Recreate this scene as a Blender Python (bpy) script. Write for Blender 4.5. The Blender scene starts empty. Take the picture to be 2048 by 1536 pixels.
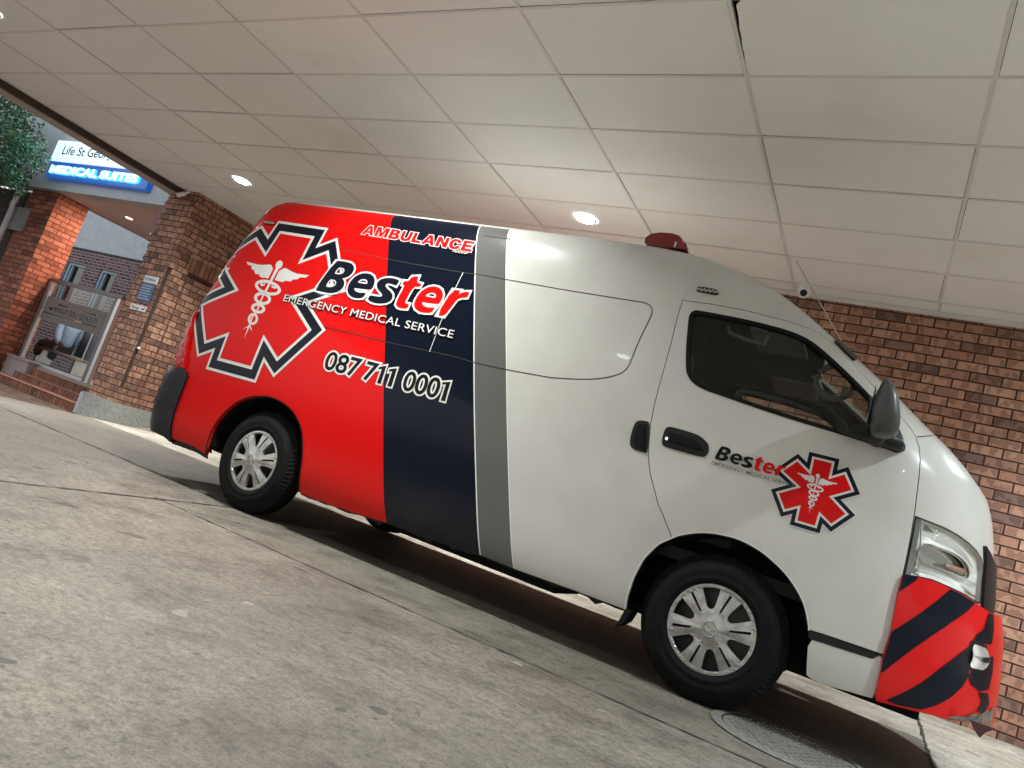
import bpy, bmesh, math, random
from mathutils import Vector, Matrix, noise
from mathutils.geometry import tessellate_polygon
R = math.radians
random.seed(7)
sc = bpy.context.scene
col = sc.collection

# ------------------------------------------------------------------ camera
cam_d = bpy.data.cameras.new("camera")
cam = bpy.data.objects.new("camera", cam_d)
col.objects.link(cam)
CR = ((0.85194003, 0.42415542, 0.30706736), (0.20871971, 0.26274915, -0.94201856), (-0.48024397, 0.86663433, 0.13531693))          # rows: camera right, down, forward in world axes
m = Matrix(((CR[0][0], -CR[1][0], -CR[2][0], 0), (CR[0][1], -CR[1][1], -CR[2][1], 0), (CR[0][2], -CR[1][2], -CR[2][2], 0.685), (0, 0, 0, 1)))
cam.matrix_world = m
cam_d.sensor_width = 36.0
cam_d.lens = 1446.374 * 36.0 / 2048.0
cam_d.clip_start = 0.05
cam_d.clip_end = 500
sc.camera = cam

# ------------------------------------------------------------------ world, exposure, lamps
w = bpy.data.worlds.new("World"); sc.world = w; w.use_nodes = True
nt = w.node_tree
sky = nt.nodes.new("ShaderNodeTexSky"); sky.sky_type = 'NISHITA'; sky.sun_disc = False
sky.sun_elevation = R(0.0); sky.sun_rotation = R(20)
bg = nt.nodes["Background"]; bg.inputs[1].default_value = 1.7
hs_ = nt.nodes.new("ShaderNodeHueSaturation"); hs_.inputs['Saturation'].default_value = .30
tn_ = nt.nodes.new("ShaderNodeMix"); tn_.data_type = 'RGBA'; tn_.blend_type = 'MULTIPLY'; tn_.inputs[0].default_value = 1.0; tn_.inputs[7].default_value = (.82, .90, 1.0, 1)   # dusk: most of the red is gone from the sky
nt.links.new(sky.outputs[0], hs_.inputs['Color']); nt.links.new(hs_.outputs[0], tn_.inputs[6]); nt.links.new(tn_.outputs[2], bg.inputs[0])
sc.view_settings.view_transform = 'Standard'; sc.view_settings.look = 'None'
sc.view_settings.gamma = 1.0; sc.view_settings.exposure = 0.40
sc.cycles.max_bounces = 8; sc.cycles.diffuse_bounces = 5; sc.cycles.transparent_max_bounces = 12
LAMP_SPREAD = R(118); LAMP_W = 63.0                     # watts of each canopy downlight
LAMP_COL = (.96, 1.0, .965)
CEIL = 3.277

# ------------------------------------------------------------------ helpers
def link(o, parent=None, group=None):
    col.objects.link(o)
    if parent is not None:
        o.parent = parent
        p = parent
        while p is not None: o.location = o.location - p.location; p = p.parent
    return o
def tag(o, label=None, cat=None, group=None, kind=None):
    if label: o['label'] = label
    if cat: o['category'] = cat
    if group: o['group'] = group
    if kind: o['kind'] = kind
    return o
def empty(name, loc, label, cat, group=None):
    o = bpy.data.objects.new(name, None); o.location = loc; o.empty_display_size = .1
    col.objects.link(o); return tag(o, label, cat, group)
def obj(name, verts, faces, mat, parent=None, smooth=False, normals=None, mats=None, fm=None):
    me = bpy.data.meshes.new(name); me.from_pydata([tuple(v) for v in verts], [], faces); me.update()
    for mm in (mats or [mat]): me.materials.append(mm)
    if fm: me.polygons.foreach_set('material_index', fm)
    if smooth: me.polygons.foreach_set('use_smooth', [True] * len(me.polygons))
    if normals: me.normals_split_custom_set(normals)
    o = bpy.data.objects.new(name, me); return link(o, parent)
class MB:
    """collects shapes into ONE mesh"""
    def __init__(s): s.v = []; s.f = []; s.m = []; s.sm = []
    def add(s, v, f, m=0, sm=False):
        n = len(s.v); s.v += [tuple(p) for p in v]; s.f += [tuple(i + n for i in q) for q in f]; s.m += [m] * len(f); s.sm += [sm] * len(f); return s
    def box(s, x0, x1, y0, y1, z0, z1, m=0):
        v = [(x, y, z) for x in (x0, x1) for y in (y0, y1) for z in (z0, z1)]
        return s.add(v, [(0, 1, 3, 2), (4, 6, 7, 5), (0, 4, 5, 1), (2, 3, 7, 6), (0, 2, 6, 4), (1, 5, 7, 3)], m)
    def bbox(s, x0, x1, y0, y1, z0, z1, b=.004, m=0):
        bm = bmesh.new(); bmesh.ops.create_cube(bm, size=1)
        for v in bm.verts: v.co = Vector(((x0 + x1) / 2 + v.co.x * (x1 - x0), (y0 + y1) / 2 + v.co.y * (y1 - y0), (z0 + z1) / 2 + v.co.z * (z1 - z0)))
        bmesh.ops.bevel(bm, geom=bm.edges[:], offset=b, segments=2, affect='EDGES', profile=.6)
        bm.verts.index_update(); s.add([v.co.copy() for v in bm.verts], [[v.index for v in f.verts] for f in bm.faces], m); bm.free(); return s
    def tube(s, pts, r, n=10, m=0, cap=True):
        pts = [Vector(p) for p in pts]; rr = r if isinstance(r, (list, tuple)) else [r] * len(pts); V = []; F = []
        up = Vector((0, 0, 1))
        for i, p in enumerate(pts):
            d = (pts[min(i + 1, len(pts) - 1)] - pts[max(i - 1, 0)]).normalized()
            a = d.cross(up if abs(d.z) < .95 else Vector((1, 0, 0))).normalized(); b = d.cross(a).normalized()
            for k in range(n):
                t = 2 * math.pi * k / n; V.append(p + (a * math.cos(t) + b * math.sin(t)) * rr[i])
        for i in range(len(pts) - 1):
            for k in range(n): F.append((i * n + k, i * n + (k + 1) % n, (i + 1) * n + (k + 1) % n, (i + 1) * n + k))
        if cap: F.append(tuple(range(n))[::-1]); F.append(tuple((len(pts) - 1) * n + k for k in range(n)))
        return s.add(V, F, m, True)
    def lathe(s, prof, c, axis='z', n=32, m=0, closed=False):
        V = []; F = []; k = len(prof)
        for i in range(n):
            t = 2 * math.pi * i / n
            for r, h in prof:
                a, b = r * math.cos(t), r * math.sin(t)
                V.append({'z': (c[0] + a, c[1] + b, c[2] + h), 'y': (c[0] + a, c[1] + h, c[2] + b), 'x': (c[0] + h, c[1] + a, c[2] + b)}[axis])
        for i in range(n):
            j = (i + 1) % n
            for q in range(k - 1): F.append((i * k + q, j * k + q, j * k + q + 1, i * k + q + 1))
        return s.add(V, F, m, True)
    def poly(s, pts, m=0): return s.add(pts, [tuple(range(len(pts)))], m)
    def prism(s, pts, ax, h0, h1, m=0):
        """outline in the two other axes, extruded along ax"""
        def P(a, b, h): return {'y': (a, h, b), 'x': (h, a, b), 'z': (a, b, h)}[ax]
        n = len(pts); V = [P(a, b, h0) for a, b in pts] + [P(a, b, h1) for a, b in pts]
        tris = tessellate_polygon([[Vector((a, b, 0)) for a, b in pts]])
        F = [tuple(t) for t in tris] + [tuple(i + n for i in reversed(t)) for t in tris] + [(i, (i + 1) % n, n + (i + 1) % n, n + i) for i in range(n)]
        return s.add(V, F, m)
    def build(s, name, mats, parent=None, fixn=True):
        mats = mats if isinstance(mats, (list, tuple)) else [mats]
        o = obj(name, s.v, s.f, None, parent, mats=mats, fm=s.m)
        me = o.data
        if fixn:
            bm = bmesh.new(); bm.from_mesh(me); bmesh.ops.recalc_face_normals(bm, faces=bm.faces[:]); bm.to_mesh(me); bm.free()
        me.polygons.foreach_set('use_smooth', s.sm)
        if any(s.sm):
            bm = bmesh.new(); bm.from_mesh(me)
            for e in bm.edges:
                if len(e.link_faces) == 2 and e.calc_face_angle(0) > R(38): e.smooth = False
            bm.to_mesh(me); bm.free()
        return o

# ------------------------------------------------------------------ materials
class N:
    def __init__(s, name):
        s.mat = bpy.data.materials.new(name); s.mat.use_nodes = True; s.t = s.mat.node_tree; s.b = s.t.nodes["Principled BSDF"]
    def n(s, ty, **kw):
        o = s.t.nodes.new(ty)
        for k, v in kw.items(): setattr(o, k, v)
        return o
    def l(s, a, b): s.t.links.new(a, b)
    def val(s, x): 
        o = s.n('ShaderNodeValue'); o.outputs[0].default_value = x; return o.outputs[0]
    def math(s, op, a, b=None, c=None, clamp=False):
        o = s.n('ShaderNodeMath', operation=op); o.use_clamp = clamp
        for i, x in enumerate((a, b, c)):
            if x is None: continue
            if isinstance(x, (int, float)): o.inputs[i].default_value = x
            else: s.l(x, o.inputs[i])
        return o.outputs[0]
    def mix(s, f, a, b, blend='MIX'):
        o = s.n('ShaderNodeMix', data_type='RGBA', blend_type=blend)
        for i, x in ((0, f), (6, a), (7, b)):
            if isinstance(x, (int, float)): o.inputs[i].default_value = x
            elif isinstance(x, tuple): o.inputs[i].default_value = (*x[:3], 1)
            else: s.l(x, o.inputs[i])
        return o.outputs[2]
    def ramp(s, f, stops, interp='LINEAR'):
        o = s.n('ShaderNodeValToRGB'); s.l(f, o.inputs[0]); o.color_ramp.interpolation = interp; e = o.color_ramp.elements
        while len(e) < len(stops): e.new(.5)
        for i, (p, c) in enumerate(stops): e[i].position = p; e[i].color = (*c, 1) if isinstance(c, tuple) else (c, c, c, 1)
        return o.outputs[0]
    def noise(s, vec, scale, detail=3, rough=.55):
        o = s.n('ShaderNodeTexNoise'); o.inputs['Scale'].default_value = scale; o.inputs['Detail'].default_value = detail; o.inputs['Roughness'].default_value = rough
        s.l(vec, o.inputs['Vector']); return o.outputs[0]
    def pos(s):
        o = s.n('ShaderNodeNewGeometry'); return o
    def bump(s, h, strength=.3, dist=.01):
        o = s.n('ShaderNodeBump'); o.inputs['Strength'].default_value = strength; o.inputs['Distance'].default_value = dist
        s.l(h, o.inputs['Height']); s.l(o.outputs[0], s.b.inputs['Normal']); return o
    def set(s, color=None, rough=None, metal=None, coat=None, spec=None, emit=None, es=None):
        i = s.b.inputs
        if color is not None:
            if isinstance(color, tuple): i['Base Color'].default_value = (*color, 1)
            else: s.l(color, i['Base Color'])
        if rough is not None:
            if isinstance(rough, (int, float)): i['Roughness'].default_value = rough
            else: s.l(rough, i['Roughness'])
        if metal is not None: i['Metallic'].default_value = metal
        if coat is not None: i['Coat Weight'].default_value = coat; i['Coat Roughness'].default_value = .04
        if spec is not None: i['Specular IOR Level'].default_value = spec
        if emit is not None: i['Emission Color'].default_value = (*emit, 1); i['Emission Strength'].default_value = es
        return s.mat
def plain(name, color, rough=.5, metal=0., coat=None, var=.0, scale=30, emit=None, es=1, spec=None):
    """principled with a little procedural unevenness"""
    k = N(name); c = color
    if var:
        g = k.pos(); nz = k.noise(g.outputs['Position'], scale, 4)
        lo = tuple(max(0, x * (1 - var)) for x in color); hi = tuple(min(1, x * (1 + var)) for x in color)
        c = k.ramp(nz, [(.3, lo), (.7, hi)])
    return k.set(c, rough, metal, coat, spec, emit, es)
def schlick(k, f0=.04, cap=.55):
    g = k.n('ShaderNodeNewGeometry'); d = k.n('ShaderNodeVectorMath', operation='DOT_PRODUCT'); k.l(g.outputs['Incoming'], d.inputs[0]); k.l(g.outputs['Normal'], d.inputs[1])
    c = k.math('SUBTRACT', 1., k.math('ABSOLUTE', d.outputs['Value'])); return k.math('MINIMUM', k.math('MULTIPLY_ADD', k.math('POWER', c, 5.), 1 - f0, f0), cap)
def glass(name, tint=(.8, .85, .83), rough=0., f0=.04, cap=.5):
    k = N(name); t = k.t; out = t.nodes['Material Output']
    tr = k.n('ShaderNodeBsdfTransparent'); tr.inputs[0].default_value = (*tint, 1)
    gl = k.n('ShaderNodeBsdfGlossy'); gl.inputs['Roughness'].default_value = rough
    mx = k.n('ShaderNodeMixShader'); k.l(schlick(k, f0, cap), mx.inputs[0]); k.l(tr.outputs[0], mx.inputs[1]); k.l(gl.outputs[0], mx.inputs[2])
    k.l(mx.outputs[0], out.inputs[0]); return k.mat

def brick_mat(name, ramp, mortar=(.045, .012, .008), bl=.232, bh=.085, ms=.007, blot=.55, edge=1.22, voff=0.0):
    k = N(name); g = k.pos(); sp = k.n('ShaderNodeSeparateXYZ'); k.l(g.outputs['Position'], sp.inputs[0])
    sn = k.n('ShaderNodeSeparateXYZ'); k.l(g.outputs['True Normal'], sn.inputs[0])
    side = k.math('GREATER_THAN', k.math('ABSOLUTE', sn.outputs[0]), .6)
    top = k.math('GREATER_THAN', k.math('ABSOLUTE', sn.outputs[2]), .6)
    u = k.n('ShaderNodeMix', data_type='FLOAT'); k.l(side, u.inputs[0]); k.l(sp.outputs[0], u.inputs[2]); k.l(k.math('ADD', sp.outputs[1], .061), u.inputs[3])
    v = k.n('ShaderNodeMix', data_type='FLOAT'); k.l(top, v.inputs[0]); k.l(k.math('ADD', sp.outputs[2], voff), v.inputs[2]); k.l(sp.outputs[1], v.inputs[3])
    cb = k.n('ShaderNodeCombineXYZ'); k.l(u.outputs[0], cb.inputs[0]); k.l(v.outputs[0], cb.inputs[1])
    def bt(size, smooth):
        b = k.n('ShaderNodeTexBrick'); b.offset = .5; b.squash = 1; k.l(cb.outputs[0], b.inputs['Vector'])
        b.inputs['Color1'].default_value = (0, 0, 0, 1); b.inputs['Color2'].default_value = (1, 1, 1, 1); b.inputs['Mortar'].default_value = (0, 0, 0, 1)
        b.inputs['Scale'].default_value = 1; b.inputs['Mortar Size'].default_value = size; b.inputs['Mortar Smooth'].default_value = smooth
        b.inputs['Brick Width'].default_value = bl; b.inputs['Row Height'].default_value = bh; b.inputs['Bias'].default_value = 0; return b
    b1 = bt(ms, .12); b2 = bt(.017, 1.0)
    tint = k.n('ShaderNodeSeparateColor'); k.l(b1.outputs[0], tint.inputs[0]); t = tint.outputs[0]
    base = k.ramp(t, ramp)
    # burnt patches: a different piece of noise for every brick
    off = k.n('ShaderNodeVectorMath', operation='MULTIPLY_ADD'); k.l(cb.outputs[0], off.inputs[0]); off.inputs[1].default_value = (17, 9, 1)
    c3 = k.n('ShaderNodeCombineXYZ'); k.l(k.math('MULTIPLY', t, 91.3), c3.inputs[0]); k.l(k.math('MULTIPLY', t, 57.7), c3.inputs[1]); k.l(c3.outputs[0], off.inputs[2])
    nz = k.noise(off.outputs[0], 1.0, 1.2, .4)
    pt = k.ramp(nz, [(.485, 0.), (.525, 1.)])
    pm = k.math('MULTIPLY', pt, k.math('SUBTRACT', 1., b2.outputs['Fac'], clamp=True))
    pm = k.math('MULTIPLY', pm, blot)
    cdark = k.mix(1.0, base, (.36, .31, .30), 'MULTIPLY')
    c = k.mix(pm, base, cdark)
    ed = k.math('MULTIPLY', b2.outputs['Fac'], .55); cl = k.mix(1.0, base, (edge, edge, edge * .98), 'MULTIPLY'); c = k.mix(ed, c, cl)
    fine = k.noise(g.outputs['Position'], 140, 4); grain = k.ramp(fine, [(.25, .72), (.6, 1.08)]); c = k.mix(1.0, c, grain, 'MULTIPLY')
    big = k.noise(g.outputs['Position'], 1.1, 3); c = k.mix(1.0, c, k.ramp(big, [(.3, .82), (.7, 1.1)]), 'MULTIPLY')
    c = k.mix(b1.outputs['Fac'], c, mortar)
    h = k.math('SUBTRACT', k.math('MULTIPLY', fine, .18), b1.outputs['Fac'])
    k.bump(h, .9, .007)
    return k.set(c, .82)

BR = brick_mat('brick', [(0., (.21, .120, .092)), (.16, (.30, .160, .113)), (.3, (.41, .205, .136)), (.6, (.49, .258, .172)), (1., (.56, .318, .215))])
BR2 = brick_mat('brick_red', [(0., (.20, .060, .036)), (.3, (.34, .105, .058)), (1., (.48, .170, .095))], blot=.35)
BR3 = brick_mat('brick_plum', [(0., (.09, .045, .05)), (.4, (.17, .085, .085)), (1., (.26, .14, .13))], mortar=(.40, .30, .31), blot=.5, ms=.012)
BRS = brick_mat('brick_soldier', [(0., (.17, .075, .048)), (.4, (.27, .105, .06)), (1., (.42, .165, .09))], bl=.085, bh=.40, blot=.4)
BRL = brick_mat('brick_lintel', [(0., (.24, .115, .075)), (.4, (.38, .180, .11)), (1., (.46, .23, .14))], bl=.085, bh=.60, blot=.3, voff=.31)

def concrete_mat():
    k = N('concrete'); g = k.pos(); P = g.outputs['Position']
    sp = k.n('ShaderNodeSeparateXYZ'); k.l(P, sp.inputs[0])
    a = k.noise(P, .55, 4, .6); b = k.noise(P, 3.2, 6, .65); c_ = k.noise(P, 38, 5, .7)
    st = k.n('ShaderNodeMapping'); k.l(P, st.inputs[0]); st.inputs['Scale'].default_value = (9, 34, 1); st.inputs['Rotation'].default_value = (0, 0, .5)
    s_ = k.noise(st.outputs[0], 1.0, 5, .7)
    d_ = k.noise(P, 120, 4, .75)
    c = k.ramp(a, [(.30, (.100, .083, .066)), (.5, (.154, .132, .109)), (.72, (.222, .194, .163))])
    c = k.mix(.8, c, k.ramp(b, [(.34, (.60, .575, .545)), (.5, (1., 1., 1.)), (.68, (1.20, 1.19, 1.16))]), 'MULTIPLY')
    c = k.mix(.65, c, k.ramp(s_, [(.32, .62), (.52, 1.), (.75, 1.22)]), 'MULTIPLY')
    c = k.mix(.8, c, k.ramp(c_, [(.30, .50), (.5, 1.), (.70, 1.32)]), 'MULTIPLY')
    c = k.mix(.9, c, k.ramp(d_, [(.30, .45), (.5, 1.), (.70, 1.4)]), 'MULTIPLY')
    c2_ = k.noise(P, 11, 6, .75); c = k.mix(.45, c, k.ramp(c2_, [(.32, .66), (.5, 1.), (.7, 1.16)]), 'MULTIPLY')
    # oil drips and flattened gum
    def spots(scale, thr, sd, col_, amt):
        global_ = k.n('ShaderNodeVectorMath', operation='ADD'); k.l(P, global_.inputs[0]); global_.inputs[1].default_value = (sd, sd * .7, 0)
        dist = k.n('ShaderNodeVectorMath', operation='ADD'); nn = k.n('ShaderNodeTexNoise'); nn.inputs['Scale'].default_value = scale * 2.2; k.l(P, nn.inputs['Vector'])
        sc_ = k.n('ShaderNodeVectorMath', operation='SCALE'); sc_.inputs['Scale'].default_value = .35 / scale; k.l(nn.outputs['Color'], sc_.inputs[0])
        k.l(global_.outputs[0], dist.inputs[0]); k.l(sc_.outputs[0], dist.inputs[1])
        vo = k.n('ShaderNodeTexVoronoi'); vo.voronoi_dimensions = '2D'; vo.inputs['Scale'].default_value = scale; k.l(dist.outputs[0], vo.inputs['Vector'])
        se = k.n('ShaderNodeSeparateColor'); k.l(vo.outputs['Color'], se.inputs[0])
        rad = k.math('MULTIPLY', k.math('POWER', se.outputs[0], 2.4), thr)
        f = k.math('MULTIPLY', k.math('SUBTRACT', 1., k.math('MINIMUM', k.math('DIVIDE', vo.outputs['Distance'], k.math('ADD', rad, .0001)), 1.)), 6., clamp=True)
        return f
    for scale, thr, sd, amt in ((2.3, .10, 3.1, .70), (3.4, .085, 9.7, .70), (6.2, .08, 31.3, .6)):
        c = k.mix(k.math('MULTIPLY', spots(scale, thr, sd, None, amt), amt), c, (.045, .042, .036))
    c = k.mix(k.math('MULTIPLY', spots(1.7, .05, 21.7, None, .5), .15), c, (.62, .60, .55))
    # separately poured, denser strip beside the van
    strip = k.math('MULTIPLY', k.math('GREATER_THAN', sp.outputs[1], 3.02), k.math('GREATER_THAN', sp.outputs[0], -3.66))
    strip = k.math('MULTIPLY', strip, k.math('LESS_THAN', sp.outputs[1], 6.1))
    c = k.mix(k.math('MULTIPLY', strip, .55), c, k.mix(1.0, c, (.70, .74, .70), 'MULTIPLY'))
    # the other bays are painted paler to throw more light onto the ceiling
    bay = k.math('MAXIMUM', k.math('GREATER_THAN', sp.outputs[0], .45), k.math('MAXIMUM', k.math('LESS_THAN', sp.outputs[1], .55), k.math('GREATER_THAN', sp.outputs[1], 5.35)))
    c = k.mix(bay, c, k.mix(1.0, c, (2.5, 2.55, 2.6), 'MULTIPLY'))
    h = k.math('ADD', k.math('MULTIPLY', c_, .6), k.math('MULTIPLY', s_, .5))
    k.bump(h, .55, .006)
    return k.set(c, k.ramp(b, [(.3, .55), (.7, .8)]))
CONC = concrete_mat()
WHITE_CEIL = None
def ceil_mat():
    k = N('ceiling_board'); g = k.pos(); P = g.outputs['Position']
    a = k.noise(P, 1.3, 3); b = k.noise(P, 210, 3)
    sp = k.n('ShaderNodeSeparateXYZ'); k.l(P, sp.inputs[0]); cb = k.n('ShaderNodeCombineXYZ')
    k.l(k.math('FLOOR', k.math('DIVIDE', k.math('SUBTRACT', sp.outputs[0], -1.197), 1.2)), cb.inputs[0]); k.l(k.math('FLOOR', k.math('DIVIDE', k.math('SUBTRACT', sp.outputs[1], 3.0365), .607)), cb.inputs[1])
    wn = k.n('ShaderNodeTexWhiteNoise'); wn.noise_dimensions = '2D'; k.l(cb.outputs[0], wn.inputs['Vector'])
    c = k.ramp(a, [(.3, (.82, .82, .81)), (.7, (.87, .87, .86))]); c = k.mix(1.0, c, k.ramp(wn.outputs[0], [(0., .975), (1., 1.01)]), 'MULTIPLY')
    st_ = k.noise(P, .8, 5, .6); c = k.mix(.5, c, k.ramp(st_, [(.60, (1., 1., 1.)), (.72, (.90, .87, .82))]), 'MULTIPLY'); c = k.mix(.5, c, k.ramp(b, [(.3, .90), (.7, 1.03)]), 'MULTIPLY')
    k.bump(b, .12, .002); return k.set(c, .65)
M_TILE = ceil_mat()
M_TBAR = plain('tee_bar_paint', (.70, .685, .66), .45, var=.06, scale=6)
M_DARK = plain('dark_void', (.012, .010, .009), .9)
M_BEAM = plain('beam_brown_paint', (.055, .036, .028), .6, var=.15, scale=8)
M_BEAM2 = plain('beam_beige_paint', (.46, .41, .36), .6, var=.08, scale=5)
M_PLASTER = plain('plaster_grey', (.50, .52, .54), .8, var=.09, scale=9)
M_PLASTERW = plain('plaster_white', (.66, .64, .62), .8, var=.06, scale=7)
M_PLINTH = plain('plinth_roughcast', (.33, .335, .31), .9, var=.22, scale=26)
M_DOOR = plain('oxide_red_door', (.155, .050, .038), .55, var=.12, scale=5)
M_DOORF = plain('door_frame_brown', (.12, .052, .038), .55, var=.1, scale=9)
M_STEEL = plain('brushed_steel', (.55, .54, .52), .35, .9, var=.1, scale=20)
M_ALU = plain('aluminium', (.62, .64, .66), .35, .8)
M_ALUD = plain('aluminium_dark', (.16, .15, .15), .4, .4)
M_BLACK = plain('black_plastic', (.007, .0075, .008), .45, var=.2, scale=40, spec=.28)
M_RUB = plain('rubber_seal', (.005, .005, .005), .75, spec=.15)
M_MIRR = plain('mirror_plastic', (.048, .052, .052), .36, var=.15, scale=60)
M_CHROME = plain('chrome', (.75, .75, .73), .15, 1.0)
M_WHITEP = plain('white_plastic', (.80, .79, .77), .35)
M_LENS = plain('lamp_lens', (.9, .95, .95), .3, emit=(.80, .98, 1.0), es=100.0)
M_DEC_W = plain('vinyl_white', (.56, .55, .53), .35, coat=.15, spec=.25)
M_DEC_N = plain('vinyl_navy', (.0024, .0044, .0105), .32, coat=.06, spec=.15)
M_DEC_K = plain('vinyl_black', (.003, .003, .004), .35, coat=.05, spec=.15)
M_DEC_R = plain('vinyl_red', (.52, .0030, .0028), .32, coat=.03, spec=.10)
M_GROOVE = plain('panel_gap', (.010, .008, .007), .8)
M_INT = plain('cab_trim', (.010, .0115, .011), .85, var=.2, scale=12, spec=.2)
M_INTG = plain('cab_trim_grey', (.10, .105, .10), .75, var=.1, scale=14)
M_SEAT = plain('seat_fabric', (.035, .036, .04), .95, var=.3, scale=90)

# ------------------------------------------------------------------ van body surface
# van body surface: S(t,z).  side plane y=YS, centre y=YC
YS=3.565; YC=4.505; HW=YC-YS
INS=[(0.15, 0.075), (0.25, 0.04), (0.33, 0.018), (0.42, 0.007), (0.55, 0.002), (0.8, 0), (1.0, 0.002), (1.3, 0.014), (1.5, 0.03), (1.7, 0.05), (1.9, 0.074), (2.0, 0.088), (2.1, 0.108), (2.16, 0.127), (2.2, 0.146), (2.235, 0.175), (2.265, 0.22), (2.29, 0.29), (2.31, 0.4), (2.325, 0.6), (2.335, 0.937)]
XF=[(0.15, 0.44), (0.3, 0.5), (0.6, 0.53), (0.8, 0.52), (1.0, 0.495), (1.15, 0.468), (1.3, 0.421), (1.45, 0.295), (1.6, 0.105), (1.75, -0.085), (1.9, -0.3), (2.03, -0.49), (2.12, -0.635), (2.18, -0.76), (2.235, -0.92), (2.285, -1.3), (2.335, -2.1)]
XR=[(0.15, -4.86), (0.3, -4.9), (0.8, -4.955), (1.2, -4.955), (1.6, -4.881), (1.93, -4.805), (2.1, -4.765), (2.2, -4.71), (2.27, -4.615), (2.31, -4.47), (2.335, -4.15)]
AF,NF=.62,2.9
XFB=[(0.15,.50),(.25,.56),(.35,.60),(.5,.595),(.6,.585),(.7,.575),(.8,.55),(.95,.51)]
XRB=[(0.15,-4.90),(.25,-4.96),(.35,-4.985),(.6,-5.0),(.72,-4.995),(.78,-4.97),(.9,-4.95)]
AFB=.70
AR,NR=.30,3.0
def _slopes(T):
    n=len(T); h=[T[i+1][0]-T[i][0] for i in range(n-1)]; d=[(T[i+1][1]-T[i][1])/h[i] for i in range(n-1)]
    m=[d[0]]
    for i in range(1,n-1):
        if d[i-1]*d[i]<=0: m.append(0.)
        else:
            w1=2*h[i]+h[i-1]; w2=h[i]+2*h[i-1]; m.append((w1+w2)/(w1/d[i-1]+w2/d[i]))
    m.append(d[-1]); return m
_cache={}
def interp(T,z):   # monotone cubic (pchip)
    k=id(T)
    if k not in _cache: _cache[k]=_slopes(T)
    m=_cache[k]
    if z<=T[0][0]: return T[0][1]+(z-T[0][0])*m[0]
    if z>=T[-1][0]: return T[-1][1]
    i=0
    while T[i+1][0]<z: i+=1
    h=T[i+1][0]-T[i][0]; s=(z-T[i][0])/h
    return ((2*s**3-3*s*s+1)*T[i][1]+(s**3-2*s*s+s)*h*m[i]+(-2*s**3+3*s*s)*T[i+1][1]+(s**3-s*s)*h*m[i+1])
def S(t,z,k=0):
    b=HW-interp(INS,z); af=AF
    xf=interp(XF,z); xr=interp(XR,z)
    if k: xf=interp(XFB,z); xr=interp(XRB,z); af=AFB
    xs=xf-af; xq=xr+AR
    if t>xs:
        ph=min((t-xs)/HW,math.pi/2); s,c=math.sin(ph),math.cos(ph)
        r=1/((c/b)**NF+(s/af)**NF)**(1/NF)
        return (xs+r*s, YC-r*c, z)
    if t<xq:
        ph=min((xq-t)/HW,math.pi/2); s,c=math.sin(ph),math.cos(ph)
        r=1/((c/b)**NR+(s/AR)**NR)**(1/NR)
        return (xq-r*s, YC-r*c, z)
    return (t,YC-b,z)
def tmax(z,k=0): return (interp(XFB,z)-AFB if k else interp(XF,z)-AF)+HW*math.pi/2
def tmin(z,k=0): return (interp(XRB,z) if k else interp(XR,z))+AR-HW*math.pi/2

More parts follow.
